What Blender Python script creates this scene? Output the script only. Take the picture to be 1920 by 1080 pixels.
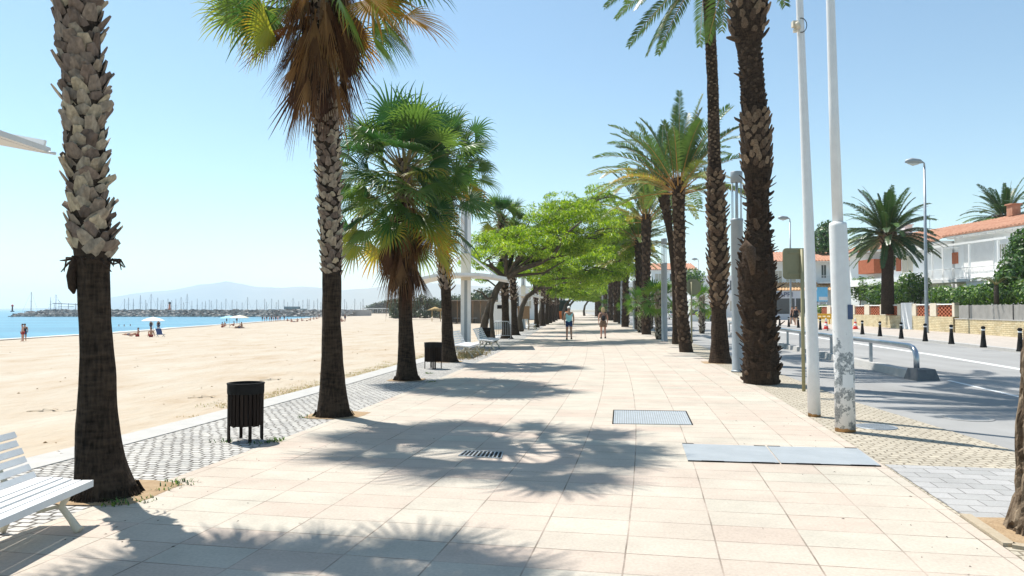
import bpy, bmesh, math, random
from mathutils import Vector, Matrix, Euler
R = math.radians
def V(*a): return Vector(a)
rng = random.Random(7)
for o in list(bpy.data.objects): bpy.data.objects.remove(o)
C = bpy.context.scene.collection
sc = bpy.context.scene

# ---------------------------------------------------------------- camera
CAMZ, F, PITCH = 1.6, 1400.0, math.atan(40/1400)
cam = bpy.data.cameras.new('camera'); camo = bpy.data.objects.new('camera', cam); C.objects.link(camo)
cam.sensor_width = 36; cam.lens = 36*F/1920; cam.clip_start = 0.05; cam.clip_end = 40000
camo.location = (0, 0, CAMZ); camo.rotation_euler = (R(90)+PITCH, 0, 0); sc.camera = camo

# ---------------------------------------------------------------- world, sun, exposure
SUN_EL, SUN_AZ = R(62), math.atan2(-.72, .69)          # sun over the sea, ahead and to the left
w = bpy.data.worlds.new('World'); sc.world = w; w.use_nodes = True
nt = w.node_tree; bg = nt.nodes['Background']
sky = nt.nodes.new('ShaderNodeTexSky'); sky.sky_type = 'NISHITA'; sky.sun_disc = False
sky.sun_elevation = SUN_EL; sky.sun_rotation = SUN_AZ; sky.air_density = 1.0; sky.dust_density = 0.5; sky.ozone_density = 1.0; sky.altitude = 0
tnt = nt.nodes.new('ShaderNodeVectorMath'); tnt.operation = 'MULTIPLY'; tnt.inputs[1].default_value = (.94, 1.12, 1.09)
nt.links.new(sky.outputs[0], tnt.inputs[0]); nt.links.new(tnt.outputs[0], bg.inputs[0]); bg.inputs[1].default_value = 0.095
sl = bpy.data.lights.new('sun', 'SUN'); sl.energy = 4.4; sl.angle = R(.53); sl.color = (1, .955, .88)
so = bpy.data.objects.new('sun', sl); C.objects.link(so)
sd = Vector((.72, -.69, 0)).normalized()*math.cos(SUN_EL) + Vector((0, 0, -math.sin(SUN_EL)))
so.rotation_euler = sd.to_track_quat('-Z', 'Y').to_euler(); so.location = (-30, 30, 60)
sc.view_settings.view_transform = 'Standard'; sc.view_settings.look = 'None'
sc.view_settings.exposure = 0.67; sc.view_settings.gamma = 1
sc.cycles.max_bounces = 6; sc.cycles.transparent_max_bounces = 8; sc.cycles.volume_bounces = 1

# ---------------------------------------------------------------- helpers: where a surface point seen at (px,py) lies
cp, sp_ = math.cos(PITCH), math.sin(PITCH)
def ray(px, py):
    dx, dy = (px-960)/F, (540-py)/F
    return Vector((dx, cp-sp_*dy, sp_+cp*dy))
def P(px, py, Y):
    d = ray(px, py); t = Y/d.y
    return Vector((d.x*t, Y, CAMZ+d.z*t))
def G(px, py, z=0.0):
    d = ray(px, py); t = (z-CAMZ)/d.z
    return Vector((d.x*t, d.y*t, z))
# promenade centre line
def Xc(Y):
    return -1.25+.08*Y+2.56*(1-math.exp(-Y/16.0)) if Y >= 0 else -1.25+.24*Y
def dXc(Y): return (.08+.16*math.exp(-Y/16.0)) if Y >= 0 else .24
def HW(Y): return 3.35+min(.5, .008*max(Y, 0))
def CU(Y, u, z=0.0):
    d = dXc(Y); n = math.sqrt(1+d*d)
    return Vector((Xc(Y)+u/n, Y-u*d/n, z))

# ---------------------------------------------------------------- tagging
def tag(o, label=None, cat=None, group=None, kind=None):
    if label: o['label'] = label
    if cat: o['category'] = cat
    if group: o['group'] = group
    if kind: o['kind'] = kind
    return o
def empty(name, loc=(0, 0, 0), rz=0, label=None, cat=None, group=None):
    o = bpy.data.objects.new(name, None); C.objects.link(o); o.location = loc; o.rotation_euler = (0, 0, rz)
    o.empty_display_size = .2
    return tag(o, label, cat, group)
def kids(o): return [c for c in list(C.objects) if c.parent == o]
def copy_tree(o, parent=None):
    c = o.copy(); C.objects.link(c); c.parent = parent
    for ch in kids(o): copy_tree(ch, c)
    return c
def dup(o, loc, rz=0, label=None, s=1.0, group=None):
    c = copy_tree(o); c.location = loc; c.rotation_euler = (0, 0, rz); c.scale = (s, s, s)
    if label: c['label'] = label
    if group: c['group'] = group
    return c
ORD = 'zeroth first second third fourth fifth sixth seventh eighth ninth tenth eleventh twelfth thirteenth fourteenth fifteenth sixteenth seventeenth eighteenth nineteenth twentieth'.split()

# ---------------------------------------------------------------- mesh builder
class MB:
    def __init__(s): s.v = []; s.f = []; s.r = []; s.sm = []; s.uv = {}; s.m = []
    def face(s, idx, r=0.5, sm=False, m=0): s.f.append(tuple(idx)); s.r.append(r); s.sm.append(sm); s.m.append(m)
    def add(s, pts): i = len(s.v); s.v.extend([tuple(p) for p in pts]); return i
    def quad(s, a, b, c, d, r=.5, sm=False, m=0):
        i = s.add((a, b, c, d)); s.face((i, i+1, i+2, i+3), r, sm, m)
    def tri(s, a, b, c, r=.5):
        i = s.add((a, b, c)); s.face((i, i+1, i+2), r)
    def hexa(s, p, r=.5, m=0):           # p: 4 bottom (ccw from above), 4 top
        i = s.add(p)
        for q in ((3, 2, 1, 0), (4, 5, 6, 7), (0, 1, 5, 4), (1, 2, 6, 5), (2, 3, 7, 6), (3, 0, 4, 7)):
            s.face([i+k for k in q], r, False, m)
    def box(s, c, d, rot=None, r=.5, m=0):
        hx, hy, hz = d[0]/2, d[1]/2, d[2]/2
        pts = [Vector(q) for q in ((-hx, -hy, -hz), (hx, -hy, -hz), (hx, hy, -hz), (-hx, hy, -hz), (-hx, -hy, hz), (hx, -hy, hz), (hx, hy, hz), (-hx, hy, hz))]
        if rot is not None:
            if not isinstance(rot, Matrix): rot = Matrix.Rotation(rot, 3, 'Z')
            pts = [rot @ p for p in pts]
        c = Vector(c); s.hexa([p+c for p in pts], r, m)
    def tube(s, path, rad, n=8, r=.5, cap=True, sm=True, m=0, jit=0, twist=0):
        path = [Vector(p) for p in path]; k = len(path)
        if not hasattr(rad, '__len__'): rad = [rad]*k
        rings = []; prev = None
        for i, p in enumerate(path):
            t = (path[min(i+1, k-1)]-path[max(i-1, 0)])
            if t.length < 1e-9: t = Vector((0, 0, 1))
            t.normalize()
            if prev is None:
                a = Vector((1, 0, 0)) if abs(t.x) < .9 else Vector((0, 1, 0))
                prev = (a-t*a.dot(t)).normalized()
            else:
                prev = (prev-t*prev.dot(t)).normalized()
            b = t.cross(prev)
            ring = []
            for j in range(n):
                an = 2*math.pi*j/n+twist*i
                rr = rad[i]*(1+(rng.uniform(-jit, jit) if jit else 0))
                ring.append(p+(prev*math.cos(an)+b*math.sin(an))*rr)
            rings.append(s.add(ring))
        for i in range(k-1):
            for j in range(n):
                a, b2 = rings[i], rings[i+1]; j2 = (j+1) % n
                s.face((a+j, a+j2, b2+j2, b2+j), r, sm, m)
        if cap:
            s.face([rings[0]+j for j in reversed(range(n))], r, False, m)
            s.face([rings[-1]+j for j in range(n)], r, False, m)
    def lathe(s, prof, n=24, c=(0, 0, 0), r=.5, sm=True, m=0):    # prof: (radius, z)
        c = Vector(c); s.tube([c+Vector((0, 0, z)) for _, z in prof], [max(q, 1e-4) for q, _ in prof], n, r, True, sm, m)
    def build(s, name, mat, parent=None, loc=None, off=None):
        me = bpy.data.meshes.new(name)
        vs = s.v if off is None else [(a-off[0], b-off[1], c-off[2]) for a, b, c in s.v]
        me.from_pydata(vs, [], s.f)
        for mm in (mat if isinstance(mat, (list, tuple)) else [mat]): me.materials.append(mm)
        me.polygons.foreach_set('use_smooth', s.sm); me.polygons.foreach_set('material_index', s.m)
        at = me.attributes.new('rnd', 'FLOAT', 'FACE'); at.data.foreach_set('value', s.r)
        if s.uv:
            uvl = me.uv_layers.new(name='UVMap')
            for li, l in enumerate(me.loops): uvl.data[li].uv = s.uv.get(l.vertex_index, (0, 0))
        me.update()
        o = bpy.data.objects.new(name, me); C.objects.link(o)
        if parent: o.parent = parent
        if loc is not None: o.location = loc
        return o

# ---------------------------------------------------------------- materials
def _mat(name):
    m = bpy.data.materials.new(name); m.use_nodes = True; t = m.node_tree
    return m, t, t.nodes['Principled BSDF'], t.nodes['Material Output']
def N(t, typ, **k):
    n = t.nodes.new(typ)
    for a, b in k.items():
        if a.startswith('i_'):
            key = a[2:]; n.inputs[int(key) if key.isdigit() else key].default_value = b
        else: setattr(n, a, b)
    return n
def c4(c): return (c[0], c[1], c[2], 1)
def ramp(t, stops):
    n = t.nodes.new('ShaderNodeValToRGB'); e = n.color_ramp.elements
    e[0].position, e[0].color = stops[0][0], c4(stops[0][1]); e[1].position, e[1].color = stops[-1][0], c4(stops[-1][1])
    for p, c in stops[1:-1]:
        x = e.new(p); x.color = c4(c)
    return n
def mat(name, c1, c2=None, scale=3, rough=.7, bump=0, bscale=None, metal=0, detail=6, stretch=None, coord='Object', spec=.4, third=None, bd=.02):
    m, t, b, o = _mat(name); b.inputs['Roughness'].default_value = rough; b.inputs['Metallic'].default_value = metal
    b.inputs['Specular IOR Level'].default_value = spec
    c2 = c2 or tuple(min(1, x*1.15) for x in c1)
    tc = N(t, 'ShaderNodeTexCoord'); mp = N(t, 'ShaderNodeMapping')
    if stretch: mp.inputs['Scale'].default_value = stretch
    t.links.new(tc.outputs[coord], mp.inputs[0])
    nz = N(t, 'ShaderNodeTexNoise', i_Scale=scale, i_Detail=detail, i_Roughness=.65); t.links.new(mp.outputs[0], nz.inputs['Vector'])
    st = [(.3, c1), (.7, c2)]
    if third: st = [(.28, third), (.42, c1), (.7, c2)]
    rp = ramp(t, st); t.links.new(nz.outputs[0], rp.inputs[0]); t.links.new(rp.outputs[0], b.inputs['Base Color'])
    if bump:
        n2 = N(t, 'ShaderNodeTexNoise', i_Scale=bscale or scale*4, i_Detail=5.0); t.links.new(mp.outputs[0], n2.inputs['Vector'])
        bp = N(t, 'ShaderNodeBump', i_Strength=min(bump, 1.0), i_Distance=bd); t.links.new(n2.outputs[0], bp.inputs['Height']); t.links.new(bp.outputs[0], b.inputs['Normal'])
    return m
def leafmat(name, stops, trans=.35, rough=.5, tcol=None):
    m, t, b, o = _mat(name); b.inputs['Roughness'].default_value = rough-.1; b.inputs['Specular IOR Level'].default_value = .5
    a = N(t, 'ShaderNodeAttribute', attribute_name='rnd'); rp = ramp(t, stops); t.links.new(a.outputs['Fac'], rp.inputs[0])
    t.links.new(rp.outputs[0], b.inputs['Base Color'])
    tr = N(t, 'ShaderNodeBsdfTranslucent'); mx = N(t, 'ShaderNodeMixShader', i_0=trans)
    hs = N(t, 'ShaderNodeHueSaturation'); hs.inputs['Value'].default_value = 1.7; hs.inputs['Saturation'].default_value = 1.12
    t.links.new(rp.outputs[0], hs.inputs['Color']); t.links.new(hs.outputs[0], tr.inputs[0])
    t.links.new(b.outputs[0], mx.inputs[1]); t.links.new(tr.outputs[0], mx.inputs[2]); t.links.new(mx.outputs[0], o.inputs[0])
    return m
def attrmat(name, stops, rough=.9, bump=.5, bscale=40, stretch=(1, 1, 1), var=.35):
    m, t, b, o = _mat(name); b.inputs['Roughness'].default_value = rough; b.inputs['Specular IOR Level'].default_value = .2
    a = N(t, 'ShaderNodeAttribute', attribute_name='rnd'); rp = ramp(t, stops); t.links.new(a.outputs['Fac'], rp.inputs[0])
    tc = N(t, 'ShaderNodeTexCoord'); mp = N(t, 'ShaderNodeMapping'); mp.inputs['Scale'].default_value = stretch
    t.links.new(tc.outputs['Object'], mp.inputs[0])
    nz = N(t, 'ShaderNodeTexNoise', i_Scale=bscale, i_Detail=5.0); t.links.new(mp.outputs[0], nz.inputs['Vector'])
    mr = N(t, 'ShaderNodeMapRange', i_1=.3, i_2=.7, i_3=1-var, i_4=1+var); t.links.new(nz.outputs[0], mr.inputs[0])
    mu = N(t, 'ShaderNodeVectorMath', operation='SCALE'); t.links.new(rp.outputs[0], mu.inputs[0]); t.links.new(mr.outputs[0], mu.inputs['Scale'])
    t.links.new(mu.outputs[0], b.inputs['Base Color'])
    bp = N(t, 'ShaderNodeBump', i_Strength=bump, i_Distance=.015); t.links.new(nz.outputs[0], bp.inputs['Height']); t.links.new(bp.outputs[0], b.inputs['Normal'])
    return m
def brickmat(name, ca, cb, cm, bw, bh, mort, offset=.5, dist=0, dscale=6, bump=.6, rough=.85, stain=.12, uv=True, msmooth=.1, scol=None, bias=0, squash=1, jfade=0):
    m, t, b, o = _mat(name); b.inputs['Roughness'].default_value = rough; b.inputs['Specular IOR Level'].default_value = .25
    tc = N(t, 'ShaderNodeTexCoord'); src = tc.outputs['UV' if uv else 'Object']
    if dist:
        nz = N(t, 'ShaderNodeTexNoise', i_Scale=dscale, i_Detail=3.0); t.links.new(src, nz.inputs['Vector'])
        sb = N(t, 'ShaderNodeVectorMath', operation='SUBTRACT'); sb.inputs[1].default_value = (.5, .5, .5); t.links.new(nz.outputs['Color'], sb.inputs[0])
        sc_ = N(t, 'ShaderNodeVectorMath', operation='SCALE'); sc_.inputs['Scale'].default_value = dist; t.links.new(sb.outputs[0], sc_.inputs[0])
        ad = N(t, 'ShaderNodeVectorMath', operation='ADD'); t.links.new(src, ad.inputs[0]); t.links.new(sc_.outputs[0], ad.inputs[1]); s2 = ad.outputs[0]
    else: s2 = src
    br = N(t, 'ShaderNodeTexBrick', offset=offset, squash=squash); br.inputs['Scale'].default_value = 1
    br.inputs['Color1'].default_value = c4(ca); br.inputs['Color2'].default_value = c4(cb); br.inputs['Mortar'].default_value = c4(cm)
    br.inputs['Mortar Size'].default_value = mort; br.inputs['Mortar Smooth'].default_value = msmooth; br.inputs['Brick Width'].default_value = bw; br.inputs['Row Height'].default_value = bh
    br.inputs['Bias'].default_value = bias
    t.links.new(s2, br.inputs['Vector'])
    if jfade:     # joints filled with sand here, open and dark there
        nj = N(t, 'ShaderNodeTexNoise', i_Scale=1.9, i_Detail=4.0); t.links.new(src, nj.inputs['Vector'])
        rj = ramp(t, [(.36, cm), (.62, tuple(c*jfade for c in ca))]); t.links.new(nj.outputs[0], rj.inputs[0]); t.links.new(rj.outputs[0], br.inputs['Mortar'])
    n1 = N(t, 'ShaderNodeTexNoise', i_Scale=1.1, i_Detail=8.0, i_Roughness=.7); t.links.new(src, n1.inputs['Vector'])
    n3 = N(t, 'ShaderNodeTexNoise', i_Scale=45.0, i_Detail=4.0); t.links.new(src, n3.inputs['Vector'])
    mr = N(t, 'ShaderNodeMapRange', i_1=.3, i_2=.7, i_3=1-stain, i_4=1+stain*.6); t.links.new(n1.outputs[0], mr.inputs[0])
    mr2 = N(t, 'ShaderNodeMapRange', i_1=.3, i_2=.7, i_3=1-stain*.6, i_4=1+stain*.4); t.links.new(n3.outputs[0], mr2.inputs[0])
    mm = N(t, 'ShaderNodeMath', operation='MULTIPLY'); t.links.new(mr.outputs[0], mm.inputs[0]); t.links.new(mr2.outputs[0], mm.inputs[1])
    mu = N(t, 'ShaderNodeVectorMath', operation='SCALE'); t.links.new(br.outputs['Color'], mu.inputs[0]); t.links.new(mm.outputs[0], mu.inputs['Scale'])
    last = mu.outputs[0]
    if scol:      # scattered small spots (gum, droppings, grit)
        vo = N(t, 'ShaderNodeTexVoronoi', i_Scale=2.3); t.links.new(src, vo.inputs['Vector'])
        lt = N(t, 'ShaderNodeMath', operation='LESS_THAN'); lt.inputs[1].default_value = .028; t.links.new(vo.outputs['Distance'], lt.inputs[0])
        mx = N(t, 'ShaderNodeMix', data_type='RGBA'); t.links.new(lt.outputs[0], mx.inputs[0]); t.links.new(last, mx.inputs[6]); mx.inputs[7].default_value = c4(scol); last = mx.outputs[2]
    t.links.new(last, b.inputs['Base Color'])
    inv = N(t, 'ShaderNodeMath', operation='SUBTRACT'); inv.inputs[0].default_value = 1; t.links.new(br.outputs['Fac'], inv.inputs[1])
    ad2 = N(t, 'ShaderNodeMath', operation='MULTIPLY_ADD'); t.links.new(n3.outputs[0], ad2.inputs[0]); ad2.inputs[1].default_value = .15; t.links.new(inv.outputs[0], ad2.inputs[2])
    bp = N(t, 'ShaderNodeBump', i_Strength=bump, i_Distance=.012); t.links.new(ad2.outputs[0], bp.inputs['Height']); t.links.new(bp.outputs[0], b.inputs['Normal'])
    return m

M = {}
M['paver'] = brickmat('paver', (.505, .415, .345), (.50, .46, .385), (.20, .165, .13), .6, .385, .006, offset=0, bump=.35, stain=.17, scol=(.36, .30, .24), jfade=.85, dist=.012, dscale=1.3)
M['cobble'] = brickmat('cobble', (.56, .54, .50), (.44, .43, .41), (.12, .105, .09), .125, .10, .012, offset=.47, dist=.13, dscale=3.2, bump=1.0, stain=.2, msmooth=.3)
M['cobble2'] = brickmat('cobble_sandy', (.50, .445, .35), (.44, .39, .31), (.25, .21, .155), .13, .10, .011, offset=.45, dist=.14, dscale=3, bump=.8, stain=.2, msmooth=.4)
M['greyblock'] = brickmat('grey_block', (.42, .41, .40), (.35, .345, .335), (.2, .19, .18), .30, .20, .006, offset=.5, dist=.01, bump=.5, stain=.15)
M['kerb'] = mat('kerb_stone', (.40, .39, .37), (.47, .455, .43), 4, .85, .3, 30)
M['sand'] = mat('sand', (.42, .34, .25), (.47, .42, .34), .6, .95, 1.0, 3.4, detail=14, third=(.33, .24, .145), stretch=(1, .5, 1), bd=.09)
M['asphalt'] = mat('asphalt', (.33, .322, .312), (.42, .412, .40), .5, .9, .3, 60, detail=12)
M['asphalt_far'] = mat('ground_dry', (.22, .20, .15), (.32, .29, .22), .05, .95)
M['line'] = mat('road_paint', (.62, .62, .60), (.75, .75, .73), 8, .7)
M['sidewalk'] = brickmat('sidewalk_tile', (.50, .44, .38), (.45, .40, .35), (.3, .26, .22), .4, .4, .008, offset=0, bump=.3, stain=.15)
M['soil'] = mat('soil', (.30, .20, .11), (.42, .30, .18), 9, .95, .8, 40)
M['steel'] = mat('galvanised_steel', (.30, .32, .34), (.42, .44, .46), 6, .45, metal=.6, spec=.5)
M['steel_rail'] = mat('rail_steel', (.42, .44, .47), (.55, .57, .60), 3, .28, metal=.85)
M['lamp_grey'] = mat('lamp_grey_paint', (.30, .33, .35), (.36, .39, .41), 3, .5, metal=.2)
M['dark'] = mat('dark_metal', (.010, .010, .010), (.02, .019, .018), 10, .8, spec=.15)
M['black'] = mat('black_void', (.008, .008, .008), (.012, .012, .012), 5, .9)
M['binwood'] = mat('dark_slat_wood', (.010, .007, .006), (.035, .024, .019), 12, .85, .4, 50, stretch=(1, 1, .12), spec=.12)
M['white'] = mat('white_paint', (.72, .72, .72), (.80, .80, .79), 5, .45, .1, 20)
M['whitewall'] = mat('white_render', (.80, .80, .785), (.87, .87, .86), .8, .85, .15, 30)
M['creamwall'] = mat('cream_render', (.62, .55, .40), (.68, .62, .48), .8, .85)
M['cream'] = mat('cream_paint', (.62, .55, .43), (.70, .63, .50), 5, .6)
M['canvas'] = mat('white_canvas', (.70, .69, .67), (.78, .77, .75), 2, .8)
M['olive'] = mat('sign_back_olive', (.21, .20, .12), (.25, .24, .145), 4, .55)
M['olivepole'] = mat('sign_pole_khaki', (.30, .27, .15), (.36, .33, .19), 4, .55)
M['terracotta'] = mat('terracotta_tile', (.36, .15, .085), (.52, .29, .19), 2.6, .85, .5, 9, detail=10)
M['brickred'] = mat('red_brick', (.36, .10, .045), (.46, .15, .07), 4, .85, .4, 20)
M['glassdark'] = mat('dark_window_glass', (.02, .03, .04), (.035, .045, .055), 2, .12, spec=.6)
M['shutter'] = mat('beige_shutter', (.50, .46, .37), (.56, .52, .43), 3, .7)
M['greypanel'] = mat('grey_fence_panel', (.30, .29, .27), (.40, .385, .36), 2, .8)
M['reed'] = mat('reed_screen', (.24, .19, .15), (.36, .30, .24), 20, .9, .5, 60, stretch=(1, 1, .1))
M['straw'] = mat('straw_thatch', (.45, .30, .12), (.60, .43, .20), 18, .95, .8, 60)
M['wood'] = mat('weathered_wood', (.22, .13, .07), (.32, .2, .11), 12, .8, .3, 40)
M['bark'] = mat('tree_bark', (.055, .042, .030), (.11, .085, .062), 9, .95, 1.0, 26, stretch=(1, 1, .35))
M['bark_rough'] = mat('deep_fissured_bark', (.085, .055, .032), (.33, .25, .17), 13, .95, 1.0, 30, stretch=(1, 1, .45), third=(.03, .02, .012))
M['palm_dark'] = None
M['rock'] = mat('breakwater_rock', (.16, .15, .14), (.42, .40, .37), .35, .95)
M['orange'] = mat('orange_plastic', (.75, .16, .02), (.80, .20, .03), 3, .5)
M['yellow'] = mat('yellow_plastic', (.78, .45, .03), (.82, .50, .05), 3, .5)
M['red'] = mat('red_plastic', (.65, .04, .03), (.7, .06, .04), 3, .5)
M['blue'] = mat('blue_paint', (.015, .03, .09), (.08, .12, .22), 3, .5)
M['skyblue'] = mat('light_blue_sign', (.12, .45, .72), (.18, .52, .78), 3, .5)
M['bluefabric'] = mat('faded_blue_fabric', (.25, .55, .70), (.35, .63, .75), 3, .8)
M['mountain'] = mat('mountain_scrub', (.055, .06, .045), (.11, .10, .075), .004, .95)
M['scrub'] = mat('dry_scrub', (.10, .10, .05), (.22, .19, .10), 3, .95)
M['tyre'] = mat('tyre_rubber', (.02, .02, .02), (.03, .03, .03), 5, .8)
M['carwhite'] = mat('white_car_paint', (.70, .70, .72), (.74, .74, .76), 2, .2, spec=.6)
M['cargrey'] = mat('grey_car_paint', (.12, .13, .15), (.15, .16, .18), 2, .2, spec=.6)
M['cardark'] = mat('dark_car_paint', (.03, .035, .05), (.04, .045, .06), 2, .2, spec=.6)
M['lampglass'] = mat('lamp_lens', (.55, .55, .52), (.6, .6, .57), 2, .2)

# palm trunk: ringed, cracked, dark; stains and rings are the bark's own
def palmtrunkmat(name, ca, cb, ring=26):
    m, t, b, o = _mat(name); b.inputs['Roughness'].default_value = .95; b.inputs['Specular IOR Level'].default_value = .15
    tc = N(t, 'ShaderNodeTexCoord')
    mp = N(t, 'ShaderNodeMapping'); mp.inputs['Scale'].default_value = (1, 1, .16); t.links.new(tc.outputs['Object'], mp.inputs[0])
    mh = N(t, 'ShaderNodeMapping'); mh.inputs['Scale'].default_value = (.25, .25, 1); t.links.new(tc.outputs['Object'], mh.inputs[0])
    v = N(t, 'ShaderNodeTexNoise', i_Scale=42.0, i_Detail=5.0); t.links.new(mp.outputs[0], v.inputs['Vector'])
    h = N(t, 'ShaderNodeTexNoise', i_Scale=float(ring), i_Detail=4.0); t.links.new(mh.outputs[0], h.inputs['Vector'])
    l = N(t, 'ShaderNodeTexNoise', i_Scale=2.2, i_Detail=5.0); t.links.new(tc.outputs['Object'], l.inputs['Vector'])
    a = N(t, 'ShaderNodeMath', operation='ADD'); t.links.new(v.outputs[0], a.inputs[0]); t.links.new(h.outputs[0], a.inputs[1])
    a2 = N(t, 'ShaderNodeMath', operation='MULTIPLY_ADD'); t.links.new(a.outputs[0], a2.inputs[0]); a2.inputs[1].default_value = .4
    ls = N(t, 'ShaderNodeMath', operation='MULTIPLY'); ls.inputs[1].default_value = .25; t.links.new(l.outputs[0], ls.inputs[0]); t.links.new(ls.outputs[0], a2.inputs[2])
    rp = ramp(t, [(.38, ca), (.66, cb)]); t.links.new(a2.outputs[0], rp.inputs[0]); t.links.new(rp.outputs[0], b.inputs['Base Color'])
    bp = N(t, 'ShaderNodeBump', i_Strength=1.0, i_Distance=.02); t.links.new(a.outputs[0], bp.inputs['Height']); t.links.new(bp.outputs[0], b.inputs['Normal'])
    return m
M['palm_dark'] = palmtrunkmat('palm_bark', (.011, .008, .006), (.075, .052, .036))
M['palm_date'] = palmtrunkmat('date_palm_bark', (.012, .008, .006), (.085, .055, .036), 34)
M['boot'] = attrmat('palm_leaf_base', [(0, (.09, .06, .045)), (.35, (.20, .15, .12)), (.75, (.34, .28, .21)), (1, (.46, .38, .26))], bump=.7, bscale=30, stretch=(1, 1, .5))
M['boot_date'] = attrmat('date_leaf_base', [(0, (.035, .022, .015)), (.5, (.11, .072, .048)), (1, (.28, .19, .12))], bump=.7, bscale=30)
M['fan'] = leafmat('fan_leaf', [(0, (.012, .035, .014)), (.35, (.035, .09, .025)), (.7, (.14, .21, .045)), (.88, (.30, .30, .05)), (1, (.42, .22, .05))], .38)
M['fan_fresh'] = leafmat('fan_leaf_fresh', [(0, (.03, .09, .02)), (.5, (.09, .18, .03)), (1, (.24, .30, .05))], .35)
M['dead'] = leafmat('dead_frond', [(0, (.035, .014, .007)), (.5, (.12, .052, .022)), (1, (.32, .18, .075))], .2, .85)
M['date'] = leafmat('date_leaf', [(0, (.03, .065, .02)), (.4, (.07, .12, .028)), (.75, (.15, .19, .04)), (.92, (.27, .24, .05)), (1, (.38, .25, .07))], .3)
M['canary'] = leafmat('canary_leaf', [(0, (.015, .04, .012)), (.5, (.05, .105, .022)), (1, (.15, .23, .05))], .12)
M['tipu'] = leafmat('feathery_leaf', [(0, (.03, .065, .012)), (.35, (.145, .25, .028)), (1, (.40, .48, .06))], .46)
M['hedge'] = leafmat('hedge_leaf', [(0, (.015, .04, .01)), (.45, (.055, .13, .022)), (1, (.20, .30, .05))], .25)
M['farleaf'] = leafmat('far_tree_leaf', [(0, (.025, .045, .02)), (.5, (.05, .08, .035)), (1, (.10, .13, .06))], .2)
M['petiole'] = mat('petiole', (.16, .15, .04), (.26, .2, .07), 4, .6)
M['stem_orange'] = mat('date_stalk', (.34, .16, .04), (.45, .25, .07), 4, .7)

def roadmat():        # worn asphalt: lengthwise wheel polish, patches, fine grit
    m, t, b, o = _mat('worn_asphalt'); b.inputs['Roughness'].default_value = .9
    tc = N(t, 'ShaderNodeTexCoord'); mp = N(t, 'ShaderNodeMapping'); mp.inputs['Rotation'].default_value = (0, 0, R(9)); mp.inputs['Scale'].default_value = (1, .05, 1); t.links.new(tc.outputs['Object'], mp.inputs[0])
    a = N(t, 'ShaderNodeTexNoise', i_Scale=1.3, i_Detail=6.0); t.links.new(mp.outputs[0], a.inputs['Vector'])
    c = N(t, 'ShaderNodeTexNoise', i_Scale=.28, i_Detail=8.0, i_Roughness=.7); t.links.new(tc.outputs['Object'], c.inputs['Vector'])
    g = N(t, 'ShaderNodeTexNoise', i_Scale=55.0, i_Detail=3.0); t.links.new(tc.outputs['Object'], g.inputs['Vector'])
    s1 = N(t, 'ShaderNodeMath', operation='ADD'); t.links.new(a.outputs[0], s1.inputs[0]); t.links.new(c.outputs[0], s1.inputs[1])
    s2 = N(t, 'ShaderNodeMath', operation='MULTIPLY_ADD'); t.links.new(g.outputs[0], s2.inputs[0]); s2.inputs[1].default_value = .25; t.links.new(s1.outputs[0], s2.inputs[2])
    rp = ramp(t, [(.85, (.25, .245, .235)), (1.0, (.33, .325, .315))]); h = N(t, 'ShaderNodeMapRange', i_1=.85, i_2=1.4, i_3=.6, i_4=1.0)
    t.links.new(s2.outputs[0], h.inputs[0]); rp.color_ramp.elements[0].position = .6; t.links.new(h.outputs[0], rp.inputs[0]); t.links.new(rp.outputs[0], b.inputs['Base Color'])
    return m
M['asphalt'] = roadmat()
# ================================================================ SETTING
def arc(Y0, Y1, far=2.0):
    ys = [Y0]
    while ys[-1] < Y1: ys.append(ys[-1]+max(.5, abs(ys[-1])*.04*far))
    ys[-1] = Y1
    return ys
YS = arc(-14, 420)
def arclen():
    L = {}; s = 0; pv = None
    for y in YS:
        q = CU(y, 0)
        if pv is not None: s += (q-pv).length
        L[y] = s; pv = q
    return L
ARC = arclen()
def strip(name, ua, ub, z, m, nu=1, kind='structure', zf=None, ys=None):
    mb = MB()
    for y in (ys or YS):
        for k in range(nu+1):
            t = k/nu; a = ua(y) if callable(ua) else ua; b = ub(y) if callable(ub) else ub
            u = a+(b-a)*t; p = CU(y, u, z)
            mb.v.append(tuple(p)); mb.uv[len(mb.v)-1] = (u+3.3, ARC[y])
    n = nu+1
    for i in range(len(ys or YS)-1):
        for k in range(nu): mb.face((i*n+k, i*n+k+1, (i+1)*n+k+1, (i+1)*n+k))
    o = mb.build(name, m); tag(o, kind=kind); return o
strip('promenade_paving', lambda y: -HW(y), HW, 0.0, M['paver'], 2)
strip('cobbled_strip_beach_side', lambda y: -4.98-min(.5, .008*max(y, 0)), lambda y: -HW(y)-.012, -0.006, M['cobble'], 2)
def UE(y): return 5.25 if y < 8.5 else max(4.65, 5.25-.11*(y-8.5))
strip('cobbled_strip_road_side', lambda y: HW(y)+.012, UE, -0.006, M['cobble2'], 2)
# beach kerb: a real low wall top
mb = MB()
for i, y in enumerate(YS):
    e = min(.5, .008*max(y, 0))
    for u, z in ((-5.45-e, -.5), (-5.45-e, .012), (-4.985-e, .004), (-4.985-e, -.1)): mb.v.append(tuple(CU(y, u, z)))
for i in range(len(YS)-1):
    for k in range(3): mb.face((i*4+k, i*4+k+1, i*4+4+k+1, i*4+4+k))
tag(mb.build('kerb', M['kerb']), kind='structure')
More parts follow.
